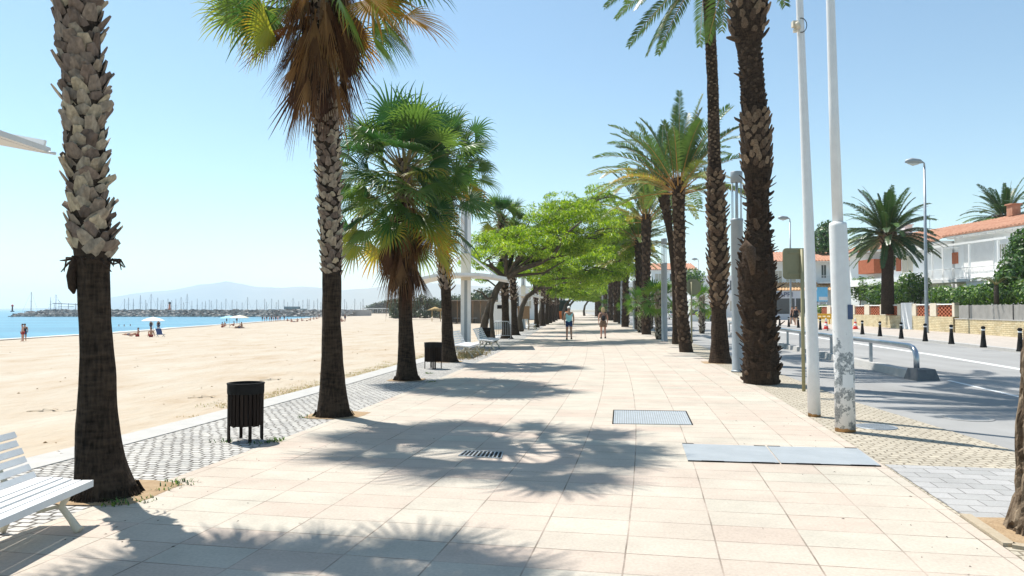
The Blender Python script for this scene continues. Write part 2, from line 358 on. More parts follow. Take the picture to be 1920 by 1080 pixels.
# grey block paved patch by the right edge
mb = MB()
def patch(name, y0, y1, ua, ub, z, m, kind='structure'):
    mb = MB(); n = 14
    for i in range(n+1):
        y = y0+(y1-y0)*i/n
        for u in (ua, ub): mb.v.append(tuple(CU(y, u, z))); mb.uv[len(mb.v)-1] = (u, y)
    for i in range(n): mb.face((i*2, i*2+1, i*2+3, i*2+2))
    return tag(mb.build(name, m), kind=kind)
patch('grey_block_paving', 6.15, 8.35, 3.44, 5.6, 0.0, M['greyblock'])
# sheets
def sheet(name, pts, z, m, uv=False):
    mb = MB(); i = mb.add([(x, y, z) for x, y in pts]); mb.face(range(i, i+len(pts)))
    if uv:
        for k, (x, y) in enumerate(pts): mb.uv[k] = (x, y)
    return tag(mb.build(name, m), kind='structure')
RL = [(5.0, -14), (5.0, 8), (6.3, 20), (9.2, 50), (13, 100), (40, 420)]
farK = lambda Y: 18.85+(Y-28)*.175 if Y < 62 else 24.8+(Y-62)*.11
sheet('road', [(2.0, -14), (4.2, 8), (6.0, 20), (8.9, 50), (13, 100), (38, 420), (farK(420)+1, 420)] + [(farK(y)+.2, y) for y in (100, 62, 40, 20, 0, -14)], -0.014, M['asphalt'])
# far pavement with a real kerb step
KH = .11
mb = MB(); ky = [-14, 5, 15, 25, 35, 45, 62, 80, 100, 150, 250, 420]
for y in ky:
    for dx, z in ((0, -.02), (0, KH), (.3, KH)): mb.v.append((farK(y)+dx, y, z))
for i in range(len(ky)-1):
    for k in range(2): mb.face((i*3+k, i*3+k+1, i*3+4+k, i*3+3+k))
tag(mb.build('road_kerb', M['kerb']), kind='structure')
mb = MB()
for y in ky:
    for dx in (.3, 90):
        mb.v.append((farK(y)+dx, y, KH-.004)); mb.uv[len(mb.v)-1] = (dx, y)
for i in range(len(ky)-1): mb.face((i*2, i*2+1, i*2+3, i*2+2))
tag(mb.build('pavement', M['sidewalk']), kind='structure')
# ground to the horizon (land side)
gp = [tuple(CU(y, -5.2)[:2]) for y in (-14, 0, 10, 20, 40, 80, 160, 300, 420)]
sheet('ground', [(9000, -14)] + [(9000, 9000), (-1500, 9000), (-600, 1500), (-190, 600), (-60, 470), gp[-1]] + gp[::-1][1:], -.32, M['asphalt_far'])
# beach
SH = [(-60, -40), (-60.5, 60), (-60.7, 88), (-61, 115), (-66, 150), (-70, 190), (-77, 252), (-92, 360), (-120, 450), (-200, 560)]
def shoreX(Y):
    for (x0, y0), (x1, y1) in zip(SH, SH[1:]):
        if y0 <= Y <= y1: return x0+(x1-x0)*(Y-y0)/(y1-y0)
    return SH[0][0] if Y < SH[0][1] else SH[-1][0]
from mathutils import noise as mn
def beachZ(x, Y, t):        # t: 0 at the kerb, 1 at the waterline
    z = -.03-1.97*(t**1.15) if t <= 1 else -2.0-(t-1)*3
    a = .05*min(1, t*12)
    if t < 1: z += a*(mn.noise(Vector((x*.35, Y*.35, 0)))+.5*mn.noise(Vector((x*1.3, Y*1.3, 3))))
    return z
mb = MB(); by = arc(-12, 560, 1.0); NT = 90
for y in by:
    kx = CU(min(y, 420), -5.42-min(.5, .008*max(y, 0))).x
    sx = shoreX(y)
    for k in range(NT+1):
        t = 1.25*(k/NT)**2.0
        x = kx+(sx-kx)*t
        mb.v.append((x, y, beachZ(x, y, t)))
for i in range(len(by)-1):
    for k in range(NT): mb.face((i*(NT+1)+k, (i+1)*(NT+1)+k, (i+1)*(NT+1)+k+1, i*(NT+1)+k+1), sm=True)
beach = tag(mb.build('beach_sand', M['sand']), kind='structure')
def sandz(x, y):
    kx = CU(min(y, 420), -5.42-min(.5, .008*max(y, 0))).x; return beachZ(x, y, max(0, (x-kx)/(shoreX(y)-kx)))
def GS(px, py):            # point on the sand seen at px,py
    z = -.5
    for _ in range(25):
        p = G(px, py, z); z = sandz(p.x, p.y)
    return Vector((p.x, p.y, z))
# sea
m, t, b, o_ = _mat('sea_water'); b.inputs['Roughness'].default_value = .28; b.inputs['Specular IOR Level'].default_value = .35
tc = N(t, 'ShaderNodeTexCoord'); mp = N(t, 'ShaderNodeMapping'); mp.inputs['Scale'].default_value = (.35, 1, 1); t.links.new(tc.outputs['Object'], mp.inputs[0])
n1 = N(t, 'ShaderNodeTexNoise', i_Scale=.05, i_Detail=8.0); n2 = N(t, 'ShaderNodeTexNoise', i_Scale=.8, i_Detail=6.0)
t.links.new(mp.outputs[0], n1.inputs['Vector']); t.links.new(mp.outputs[0], n2.inputs['Vector'])
rp = ramp(t, [(.35, (.022, .15, .24)), (.65, (.06, .25, .345))]); t.links.new(n1.outputs[0], rp.inputs[0]); t.links.new(rp.outputs[0], b.inputs['Base Color'])
bp = N(t, 'ShaderNodeBump', i_Strength=.7, i_Distance=.25); t.links.new(n2.outputs[0], bp.inputs['Height']); t.links.new(bp.outputs[0], b.inputs['Normal'])
M['sea'] = m
sheet('sea', [(-8900, -200), (-30, -200), (-30, 600), (-30, 8900), (-8900, 8900)], -2.0, M['sea'])
mb = MB()
for k in range(70):
    y = 8+6*k; x = shoreX(y); wob = 1.2*mn.noise(Vector((y*.07, 9, 0)))
    for dx in (-.6, 1.4, 3.6+wob*1.5): mb.v.append((x+dx, y, sandz(x+dx, y)+.05))
for k in range(69):
    for j in range(2): mb.face((k*3+j, k*3+j+1, k*3+4+j, k*3+3+j), sm=True)
tag(mb.build('wet_sand', mat('wet_sand', (.24, .18, .12), (.30, .23, .16), .4, .5)), kind='structure')
# surf line along the shore
mb = MB(); sy = [20+6*i for i in range(60)]
for y in sy:
    x = shoreX(y); wob = .5*mn.noise(Vector((y*.12, 5, 0)))
    for dx in (-1.6+wob*2, -.2+wob): mb.v.append((x+dx, y, -1.985))
for i in range(len(sy)-1): mb.face((i*2, i*2+1, i*2+3, i*2+2))
tag(mb.build('surf', M['white']), kind='structure')
# mountains across the bay, 6.5 km off
prof = [(-200, 584), (120, 578), (207, 560), (272, 549), (324, 545), (376, 536), (405, 532), (425, 529), (446, 534), (480, 540), (530, 541), (570, 538), (610, 542), (640, 546), (681, 543), (719, 541), (775, 535), (830, 532), (900, 538), (1000, 546), (1100, 548), (1200, 545), (1290, 541), (1360, 543), (1480, 552), (1700, 560), (2100, 575)]
def profy(px):
    for (a, y0), (b2, y1) in zip(prof, prof[1:]):
        if a <= px <= b2: return y0+(y1-y0)*(px-a)/(b2-a)
    return 584
mb = MB(); NX, NY, MY = 240, 12, 6500
for j in range(NY+1):
    for i in range(NX+1):
        px = -200+2300*i/NX; q = P(px, profy(px), MY); hz = max(2, q.z+6)
        tt = j/NY; f = math.sin(math.pi*min(1, tt*1.0)) ** .8 if tt < .5 else math.sin(math.pi*tt)**.8
        x = q.x*(1+(tt-.5)*.3); y = MY+(tt-.5)*1900
        nz = 1+.22*(1-abs(tt-.5)*0)*mn.noise(Vector((x*.0016, y*.003, 0)))*(0 if abs(tt-.5) < .05 else 1)+.02*mn.noise(Vector((x*.012, y*.012, 4)))
        mb.v.append((x, y, -4+(hz+4)*f*nz))
for j in range(NY):
    for i in range(NX): a = j*(NX+1)+i; mb.face((a, a+1, a+NX+2, a+NX+1), sm=True)
tag(mb.build('hills', M['mountain']), kind='structure')
# road paint
def rline(name, pts, wd, z=-.009):
    mb = MB()
    for (x, y), in zip(pts): mb.v += [(x-wd/2, y, z), (x+wd/2, y, z)]
    for i in range(len(pts)-1): mb.face((i*2, i*2+1, i*2+3, i*2+2))
    return tag(mb.build(name, M['line']), kind='structure')
rline('road_marking', [(8.2, 0), (13.6, 19.8), (15.0, 27), (17.0, 40), (20.5, 62), (25, 100), (45, 260)], .28)
rline('road_marking', [(6.9, 4), (9.33, 13.7), (9.9, 17.0)], .12)
# tree pits
def pit(y, u, su, sv):
    p = CU(y, u); return p
for i, (px, py, wd) in enumerate([(212, 922, .92), (632, 778, .85), (763, 712, .8), (842, 678, .8), (1350, 680, 1.1)]):
    c = G(px, py); a = math.atan(dXc(c.y)); mb = MB(); n = 18; cx, cy = c.x, c.y
    ring = []
    for k in range(n):
        an = 2*math.pi*k/n; r_ = wd*.5*(1/max(abs(math.cos(an)), abs(math.sin(an))))**.75*(1+rng.uniform(-.05, .05))
        ring.append((cx+r_*math.cos(an-a), cy+r_*math.sin(an-a), .002))
    j = mb.add(ring); mb.face(range(j, j+n)); tag(mb.build('tree_pit_soil', M['soil']), kind='structure')
mb = MB(); pp = [G(*q) for q in ((1818, 971), (1897, 1022), (2080, 1050), (2080, 975))]; ii = mb.add([(p.x, p.y, .006) for p in pp]); mb.face(range(ii, ii+4)); tag(mb.build('tree_pit_soil', M['soil']), kind='structure')
mb = MB()
def rim(a, b, w_=.08, h=.02):
    a = Vector(a); b = Vector(b); d = (b-a); mb.box((a+b)/2+Vector((0, 0, h/2-.01)), (d.length, w_, h+.02), Matrix.Rotation(math.atan2(d.y, d.x), 3, 'Z'))
rim(G(1810, 968), G(1893, 1024)); rim(G(1899, 1024), G(2080, 1054))
tag(mb.build('tree_pit_edging', mat('tan_edging', (.36, .29, .20), (.45, .38, .28), 6, .9, .4, 40)), kind='structure')

mb = MB(); rg = random.Random(31)
for _ in range(150):
    y = 7+70*rg.random()**1.8; kx = CU(y, -5.9).x; q = V(kx-abs(rg.gauss(0, 1))*y*.5, y, 0); q.z = sandz(q.x, q.y); s_ = rg.uniform(.008, .02)*(1+y*.025); mb.tube([q+V(-s_, 0, .0), q+V(0, 0, s_*.5), q+V(s_, rg.uniform(-s_, s_), 0)], [s_*.3, s_*.5, s_*.2], 5, .5)
tag(mb.build('beach_litter', M['soil']), 'small dark bits of seaweed and stones scattered over the sand', 'debris', None, 'stuff')
for k, (px, py, L_) in enumerate(((100, 770, .5), (120, 855, .35), (395, 745, .5), (520, 712, .5), (660, 655, 1.2), (30, 700, 1.2), (300, 675, 1.5))):
    q = GS(px, py); mb = MB(); n = 16
    for j in range(5):
        for i in range(n+1): mb.v.append((q.x+L_*(i/n-.5)*2+.1*math.sin(i*1.7), q.y+L_*.35*(j/4-.5)+.06*math.sin(i*.9+j), sandz(q.x, q.y)-.02+.05*math.sin(math.pi*j/4)*math.sin(math.pi*i/n)*(1+.5*math.sin(i*2.1))))
    for j in range(4):
        for i in range(n): a = j*(n+1)+i; mb.face((a, a+1, a+n+2, a+n+1), sm=True)
    tag(mb.build('beach_sand_ridge', M['sand']), kind='structure')

mb = MB(); rg = random.Random(41)
for _ in range(190):
    y = 4.6+22*rg.random()**1.6; u = rg.choice((-1, 1))*(3.3-abs(rg.gauss(0, 1.1))); q = CU(y, u, .004); a = rg.uniform(0, 6.28); l = rg.uniform(.005, .012)*(1+y*.06); d = V(math.cos(a), math.sin(a), 0)*l; s_ = V(-d.y, d.x, 0)*rg.uniform(.1, .35); i = mb.add((q-d, q+s_+V(0, 0, .004), q+d, q-s_)); mb.face((i, i+1, i+2, i+3))
tag(mb.build('leaf_litter', M['binwood']), 'tiny dry leaf scraps and grit scattered on the paving', 'litter', None, 'stuff')

# ================================================================ PLANT BUILDERS

def perp(d):
    s = d.cross(V(0, 0, 1))
    if s.length < 1e-4: s = V(1, 0, 0)
    return s.normalized()
def fan_leaf(mb, o, d, plen, R_, r, rg, spread=105, nseg=30, droop=.55, roll=0, pm=None, cup=.25):
    """o: origin; d: start direction of the petiole"""
    p = Vector(o); d = d.normalized(); path = [p.copy()]
    for k in range(5):
        p = p+d*(plen/5); d = (d+V(0, 0, -.05*(1-abs(d.z)))).normalized(); path.append(p.copy())
    if pm is not None: pm.tube(path, [.022, .017, .013, .011, .01, .009], 4, r, False, False)
    side = perp(d); up = side.cross(d).normalized()
    if up.z < 0 and d.z > -.9: up = -up; side = -side
    if roll:
        rm = Matrix.Rotation(roll, 3, d); side = rm @ side; up = rm @ up
    st = R(2*spread)/nseg; dj = rg.uniform(.6, 1.6)
    for k in range(nseg):
        a = -R(spread)+st*(k+.5); ln = R_*(1-.28*abs(a)/R(spread))*rg.uniform(.78, 1.08)
        dd = (d*math.cos(a)+side*math.sin(a)+up*(cup*abs(math.sin(a)))).normalized()
        q = p.copy(); wv = side*math.cos(a)-d*math.sin(a)
        NS = 5; prev = None; wmax = math.tan(st/2)*ln*.50
        for j in range(NS+1):
            tt = j/NS
            wd = math.tan(st/2)*ln*tt*1.0 if tt <= .4 else max(.0012, wmax*.8*max(0, 1-(tt-.4)/.6)**.8)
            fold = up*wd*.45
            cur = (q-wv*wd, q+fold, q+wv*wd)
            i = mb.add(cur)
            if prev is not None:
                rr = min(1, max(0, r+(.10*tt if tt > .75 else 0)+rg.uniform(-.04, .04)))
                mb.face((prev, prev+1, i+1, i), rr); mb.face((prev+1, prev+2, i+2, i+1), rr)
            prev = i
            g = droop*(0.06 if tt < .35 else 1.0*(tt-.15))*dj
            q = q+dd*(ln/NS); dd = (dd+V(0, 0, -g*(1.15-abs(dd.z)*.6))).normalized()
def fan_crown(seed, n=42, pl=(.7, 1.0), Rr=(.75, .95), emin=-55, nseg=26, fresh=.0, rad=.2, topz=0, zs=.55, droop=.55, epow=1.0, brown=.85):
    rg = random.Random(seed); lf, pt = MB(), MB()
    for i in range(n):
        t = (i+.5)/n; az = i*2.39996+rg.uniform(-.35, .35)
        e = R(74-(74-emin)*t**epow+rg.uniform(-13, 13)); d = V(math.cos(az)*math.cos(e), math.sin(az)*math.cos(e), math.sin(e))
        o = V(math.cos(az)*rad*.7, math.sin(az)*rad*.7, topz-zs*t)
        r = rg.uniform(.15, .62)+(.25*max(0, t-.55)/.45 if t > .55 else 0)+(.0 if rg.random() > .08 else .25)
        if t > brown: r = rg.uniform(.75, 1.0)
        fan_leaf(lf, o, d, rg.uniform(*pl)*(1 if t > .15 else .7), rg.uniform(*Rr), min(1, r), rg, 112, nseg, droop, rg.uniform(-.9, .9), pt, rg.uniform(-.1, .45))
    return lf, pt
def dead_skirt_old(seed, n=26, rad=.22, z0=-.35, ln=(.9, 1.3), zs=.6, out=14, nseg=16, az0=None):
    rg = random.Random(seed); mb = MB()
    for i in range(n):
        az = i*2.39996+rg.uniform(-.3, .3) if az0 is None else az0[i % len(az0)]+rg.uniform(-.35, .35)
        e = R(-90+rg.uniform(4, out)); d = V(math.cos(az)*math.cos(e), math.sin(az)*math.cos(e), math.sin(e))
        o = V(math.cos(az)*rad, math.sin(az)*rad, z0-zs*rg.random())
        fan_leaf(mb, o, d, rg.uniform(.15, .4), rg.uniform(*ln), rg.uniform(.05, .95), rg, rg.uniform(18, 34), nseg, .12, rg.uniform(-1.2, 1.2), mb, .1)
    return mb
def dead_skirt(seed, n=26, rad=.22, z0=-.35, ln=(.9, 1.3), zs=.6, out=14, nseg=16, az0=None):
    rg = random.Random(seed); mb = MB()
    for i in range(int(n*1.5)):
        az = i*2.39996+rg.uniform(-.4, .4); e = R(-90+abs(rg.gauss(0, out*.6))+3); d = V(math.cos(az)*math.cos(e)+rg.uniform(-.08, .08), math.sin(az)*math.cos(e)+rg.uniform(-.08, .08), math.sin(e))
        o = V(math.cos(az)*rad, math.sin(az)*rad, z0-zs*rg.random())
        fan_leaf(mb, o, d, rg.uniform(.1, .35), rg.uniform(*ln)*rg.uniform(.7, 1.05), rg.uniform(.0, 1.0)**1.3, rg, rg.uniform(7, 22), max(6, nseg*2//3), rg.uniform(.05, .25), rg.uniform(-1.5, 1.5), mb, rg.uniform(0, .4))
    return mb
def pinnate(mb, o, d, L, r, rg, bend=.9, nl=34, ll=.34, wl=.014, rach=None, vee=.45, start=.16, dr=.35):
    p = Vector(o); d = d.normalized(); NS = 14; pts = [p.copy()]; ds = [d.copy()]
    for k in range(NS):
        p = p+d*(L/NS); d = (d+V(0, 0, -bend/NS*(.45+1.1*k/NS)*(1.05-.75*max(0, -d.z)))).normalized(); pts.append(p.copy()); ds.append(d.copy())
    if rach is not None: rach.tube(pts[::2], [.03, .022, .017, .013, .01, .008, .006, .004][:len(pts[::2])], 4, r, False, False)
    tw = rg.uniform(-.5, .5)
    for s_ in (-1, 1):
        for k in range(nl):
            t = start+(1-start)*(k+.5*rg.random())/nl; x = t*NS; i = min(NS-1, int(x)); f = x-i
            q = pts[i].lerp(pts[i+1], f); dd = ds[i].lerp(ds[i+1], f).normalized()
            side = perp(dd); up = side.cross(dd).normalized()
            if up.z < 0: up = -up; side = -side
            sd_ = (side*s_*math.cos(tw)+up*math.sin(tw)*s_).normalized()
            fw = .35+.75*t
            l = ll*(math.sin(math.pi*(.12+.82*(t-start)/(1-start)))**.6)*rg.uniform(.85, 1.1)
            ld = (sd_+dd*fw+up*vee*rg.uniform(.5, 1.3)).normalized()
            wv = (dd-ld*dd.dot(ld)).normalized()*wl
            a = q; b1 = q+ld*l*.5; ld2 = (ld+V(0, 0, -dr)).normalized(); c1 = b1+ld2*l*.5
            j = mb.add((a-wv*.6, a+wv*.6, b1+wv, b1-wv, c1)); rr = min(1, max(0, r+rg.uniform(-.08, .08)))
            mb.face((j, j+1, j+2, j+3), rr); mb.face((j+3, j+2, j+4), rr)
def pin_crown(seed, n=46, L=(2.2, 3.0), emin=-35, nl=32, ll=.36, wl=.016, bend=1.1, rad=.15, zs=.4, vee=.45, old=.8, top=85, epow=.9, rmax=.6, prune=None):
    rg = random.Random(seed); lf, ra = MB(), MB()
    for i in range(n):
        t = (i+.5)/n; az = i*2.39996+rg.uniform(-.45, .45); e = R(top-(top-emin)*t**epow+rg.uniform(-14, 14))
        d = V(math.cos(az)*math.cos(e), math.sin(az)*math.cos(e), math.sin(e))
        if prune is not None and math.cos(az) > prune and t > .3: continue      # the side whose old fronds were cut away
        o = V(math.cos(az)*rad, math.sin(az)*rad, -zs*t)
        r = rg.uniform(.1, rmax)+(.0 if t < old else .35)
        pinnate(lf, o, d, rg.uniform(*L)*(1 if t > .12 else .8), min(1, r), rg, bend*rg.uniform(.8, 1.25), nl, ll, wl, ra, vee)
    return lf, ra
def boots(mb, path, seed, rows_dz=.08, per=9, L=.2, w_=.1, tilt=28, twist=35, th=.03, rlo=.3, rhi=.9, sink=.02, jl=.3):
    """leaf-base stubs spiralling up the trunk; path: list of (Vector centre, radius)"""
    rg = random.Random(seed); z0, z1 = path[0][0].z, path[-1][0].z
    n = int((z1-z0)/rows_dz*per); 
    for i in range(n):
        z = z0+(z1-z0)*i/n; k = 0
        while k < len(path)-2 and path[k+1][0].z < z: k += 1
        (p0, r0), (p1, r1) = path[k], path[k+1]; f = (z-p0.z)/max(1e-6, p1.z-p0.z); c = p0.lerp(p1, f); rd = r0+(r1-r0)*f
        az = i*2.39996+rg.uniform(-.12, .12); nrm = V(math.cos(az), math.sin(az), 0); tg = V(-math.sin(az), math.cos(az), 0)
        ti = R(tilt+rg.uniform(-9, 12)); tw = R(rg.uniform(-twist, twist)); l = L*rg.uniform(1-jl, 1+jl*.8); ww = w_*rg.uniform(.8, 1.15)
        up = (V(0, 0, 1)*math.cos(ti)+nrm*math.sin(ti)); ax = (up*math.cos(tw)+tg*math.sin(tw)).normalized()
        sd_ = (tg*math.cos(tw)-up*math.sin(tw)).normalized(); nn = sd_.cross(ax).normalized()
        if nn.dot(nrm) < 0: nn = -nn
        base = c+nrm*(rd-sink); r = rg.uniform(rlo, rhi)
        rings = []
        for s_, wf, tf in ((-.1, .9, .7), (.35, 1.0, 1.0), (.75, .72, .8), (1.0, .5*rg.uniform(.7, 1.3), .5)):
            q = base+ax*l*s_; ring = (q-sd_*ww*.5*wf, q+nn*th*tf, q+sd_*ww*.5*wf, q-nn*th*.4*tf); rings.append(mb.add(ring))
        for a, b2 in zip(rings, rings[1:]):
            for j in range(4): mb.face((a+j, a+(j+1) % 4, b2+(j+1) % 4, b2+j), r)
        mb.face([rings[-1]+j for j in range(4)], min(1, r+.15))
def profile(Y, rows, ground=True):
    """rows: (px, py, width_px) bottom to top -> [(Vector, radius)], base at z=0"""
    out = []
    for px, py, wd in rows:
        q = P(px, py, Y); out.append((q, wd/2/F*Y/math.sqrt(1+((px-960)/F)**2)))
    if ground: out[0][0].z = 0.0
    return out
def resample(path, dz=.12):
    out = []
    for (p0, r0), (p1, r1) in zip(path, path[1:]):
        n = max(1, int((p1-p0).length/dz))
        for k in range(n): f = k/n; out.append((p0.lerp(p1, f), r0+(r1-r0)*f))
    out.append(path[-1]); return out
def smoothpath(path, it=2):
    for _ in range(it):
        q = [path[0]]
        for a, b2, c2 in zip(path, path[1:], path[2:]): q.append(((a[0]+b2[0]*2+c2[0])/4, (a[1]+b2[1]*2+c2[1])/4))
        q.append(path[-1]); path = q
    return path
def trunk_mesh(path, n=20, amp=.012, ringamp=.0, dz=.1, root=.0):
    mb = MB(); pth = smoothpath(resample(path, dz), 2); rings = []
    for k, (p, r) in enumerate(pth):
        ring = []
        rk = ringamp*rng.uniform(-1, 1)
        for j in range(n):
            a = 2*math.pi*j/n
            rr = r*(1+amp/max(r, .05)*mn.noise(V(math.cos(a)*3, math.sin(a)*3, p.z*2.5))+rk)
            if root and p.z < .2: rr += root*(1-p.z/.2)*(.5+.3*math.sin(a*3+1))*.5
            ring.append(p+V(math.cos(a)*rr, math.sin(a)*rr, 0))
        rings.append(mb.add(ring))
    for a, b2 in zip(rings, rings[1:]):
        for j in range(n): mb.face((a+j, a+(j+1) % n, b2+(j+1) % n, b2+j), sm=True)
    mb.face([rings[-1]+j for j in range(n)])
    return mb
def roots(mb, c, r, seed, n=150):
    rg = random.Random(seed)
    for i in range(n):
        a = rg.uniform(0, 6.283); rr = r*rg.uniform(.97, 1.02)
        p0 = c+V(math.cos(a)*rr*.97, math.sin(a)*rr*.97, rg.uniform(.03, .10)); p1 = c+V(math.cos(a)*(rr*1.10+rg.uniform(0, .04)), math.sin(a)*(rr*1.10+.02), -.01)
        mb.tube([p0, p0.lerp(p1, .6)+V(0, 0, -.01), p1], [.005, .007, .005], 4, .2, False)
# ================================================================ LEFT ROW: FAN PALMS
def build_parts(root, base, items):
    for name, mb, m in items:
        if mb is not None and mb.v: mb.build(name, m, root, off=base)
def shift(mb, d):
    mb.v = [(a+d[0], b+d[1], c+d[2]) for a, b, c in mb.v]; return mb
def fan_palm(name, Y, lower, upper, crownz, label, seed, crown=None, skirt=None, bp=None, group='fan palms along the beach side', extra=None, crown_xy=None):
    lo = profile(Y, lower); up = profile(Y, upper, False); base = lo[0][0].copy()
    up2 = up+[(V(up[-1][0].x, up[-1][0].y, crownz), up[-1][1])] if up[-1][0].z < crownz-.1 else up
    root = empty(name, base, 0, label, 'palm tree', group)
    tm = trunk_mesh(lo+[(p, r*.74) for p, r in up2], 28, .014, .008, .07, .03); roots(tm, base, lo[0][1], seed)
    bm = MB(); boots(bm, [(p, r*.74) for p, r in up2], seed, **(bp or {}))
    top = up2[-1][0]
    lf, pt = crown; shift(lf, top); shift(pt, top)
    items = [('trunk', tm, M['palm_dark']), ('leaf_bases', bm, M['boot']), ('crown', lf, M['fan']), ('leaf_stalks', pt, M['petiole'])]
    if skirt is not None: items.append(('dead_fronds', shift(skirt, top), M['dead']))
    build_parts(root, base, items); return root
# palm 1 (nearest)
fan_palm('fan_palm', 6.5, [(199, 925, 124), (193, 895, 110), (188, 860, 95), (184, 810, 82), (183, 760, 74), (183, 690, 68), (178, 600, 63), (175, 520, 61), (174, 488, 66)],
         [(174, 482, 92), (170, 440, 96), (165, 370, 92), (162, 300, 96), (158, 220, 100), (153, 130, 104), (146, 40, 114), (143, -60, 118), (140, -300, 112), (137, -520, 104)], 7.5,
         'nearest fan palm, thick dark trunk beside the white bench with pale overlapping leaf bases above', 11,
         fan_crown(101, 52, (.7, 1.05), (.85, 1.05), -35, 28, epow=.85, droop=.9), dead_skirt(102, 14, .25, -.4, (.8, 1.1), .4),
         dict(rows_dz=.082, per=9, L=.15, w_=.13, tilt=26, twist=50, th=.020, rlo=.15, rhi=1.0, jl=.4))
# the torn black leaf stub that hangs beside the bark
p1 = [o for o in C.objects if o.name == 'fan_palm'][0]
mb = MB(); q = P(140, 492, 6.42); 
mb.tube([q+V(.03, 0, .06), q+V(0, 0, 0), q+V(-.025, 0, -.12), q+V(-.02, 0, -.22), q+V(.0, 0, -.27)], [.02, .035, .045, .035, .008], 7, .05, jit=.25)
for k in range(16):
    a = k*.4; c = P(175, 486, 6.5); r_ = .16
    mb.tube([c+V(math.cos(a)*r_, math.sin(a)*r_, 0), c+V(math.cos(a)*(r_+.05), math.sin(a)*(r_+.05), -.02+.03*math.sin(k*7)), c+V(math.cos(a+.2)*(r_+.09), math.sin(a+.2)*(r_+.09), -.07+.05*math.sin(k*3))], [.012, .01, .004], 4, .1)
mb.build('torn_sheath', M['boot_date'], p1, off=p1.location)
# palm 2
fan_palm('fan_palm', 11.3, [(625, 778, 66), (625, 755, 58), (624, 720, 47), (623, 680, 41), (622, 610, 36), (622, 560, 34), (622, 520, 36)],
         [(622, 516, 46), (621, 480, 50), (619, 420, 52), (618, 350, 54), (616, 290, 56), (613, 240, 58), (610, 160, 60), (606, 60, 62), (604, -10, 60)], 7.35,
         'second fan palm, long brown skirt of dead fronds above a pale scaly trunk', 12,
         fan_crown(201, 54, (1.0, 1.45), (.8, 1.05), -50, 28, epow=.7, brown=.9, zs=.5, droop=.9), dead_skirt(202, 96, .28, -.35, (1.05, 1.4), 1.7, 21, 16),
         dict(rows_dz=.078, per=8, L=.13, w_=.115, tilt=26, twist=50, th=.020, rlo=.1, rhi=.95, jl=.4))
p2 = [o for o in C.objects if o.name == 'fan_palm.001'][0]; rg = random.Random(55)
for (a, b_, ln, r, rl, dy) in (((600, -30), (505, 45), .85, .86, .9, -.5), ((600, -20), (440, 10), .8, .72, .7, .4), ((610, -40), (765, 20), .95, 1.0, .5, -.3), ((600, -30), (700, 60), .8, .6, -.8, -.6)):
    A_ = P(*a, 11.3); B_ = P(*b_, 11.3+dy); mb = MB(); d = B_-A_; fan_leaf(mb, A_, d, d.length, ln, r, rg, 100, 34, 1.2, rl, mb, .2); mb.build('yellowing_leaf', M['fan'], p2, off=p2.location)
# palm 3
fan_palm('fan_palm', 17.0, [(763, 712, 46), (763, 695, 38), (762, 660, 32), (761, 620, 27), (760, 570, 25), (760, 538, 26)],
         [(760, 534, 30), (758, 500, 30), (757, 440, 32), (757, 380, 30)], 5.05,
         'broad green fan palm, third from the camera, with orange-brown dead fronds wrapped down its trunk', 13,
         fan_crown(301, 112, (.6, 1.45), (.75, 1.0), -52, 24, epow=.8, brown=.9, zs=1.0, droop=1.0), dead_skirt(302, 80, .2, -.9, (1.0, 1.3), 1.5, 13, 16),
         dict(rows_dz=.09, per=6, L=.14, w_=.11, tilt=30, twist=20, th=.03, rlo=.1, rhi=.6))
p3 = [o for o in C.objects if o.name == 'fan_palm.002'][0]
mb = MB(); rg = random.Random(77)
for (px, py, ln, n_) in ((722, 440, 1.1, 9), (668, 420, .9, 5), (800, 420, .8, 3)):
    for k in range(n_):
        o_ = P(px+rg.uniform(-10, 12), py+rg.uniform(-12, 12), 17-rg.uniform(-.5, .6)); fan_leaf(mb, o_, V(rg.uniform(-.12, .1), rg.uniform(-.1, .1), -1), .1, ln*rg.uniform(.8, 1.05), rg.uniform(0, .6), rg, 24, 16, .1, rg.uniform(-1, 1), mb, .1)
mb.build('hanging_dead_fronds', M['dead'], p3, off=p3.location)
# palm 4
fan_palm('fan_palm', 22.9, [(842, 678, 32), (841, 662, 28), (839, 630, 22), (838, 590, 19), (836, 548, 19)],
         [(836, 545, 25), (834, 510, 28), (831, 470, 26), (828, 420, 25), (828, 380, 24)], 6.6,
         'fourth fan palm, slim spiky trunk just in front of the white awning mast', 14,
         fan_crown(401, 80, (.5, 1.25), (.7, .95), -55, 20, epow=.8, brown=.85, zs=.9, droop=1.0), dead_skirt(402, 24, .2, -.6, (.9, 1.2), .6, 14, 14),
         dict(rows_dz=.13, per=7, L=.2, w_=.13, tilt=38, twist=25, th=.035, rlo=.15, rhi=.8))
# palm 5, behind the first spreading tree
fan_palm('fan_palm', 41, [(950, 634, 22), (949, 622, 17), (948, 600, 14), (947, 560, 13)], [(947, 556, 20), (945, 520, 20), (942, 480, 15), (940, 440, 13)], 6.8,
         'small dark fan palm whose crown rises over the left end of the green spreading trees', 15,
         fan_crown(501, 46, (.6, .9), (.7, .9), -35, 18), None, dict(rows_dz=.2, per=6, L=.25, w_=.16, tilt=45, twist=30, th=.04, rlo=.1, rhi=.7))

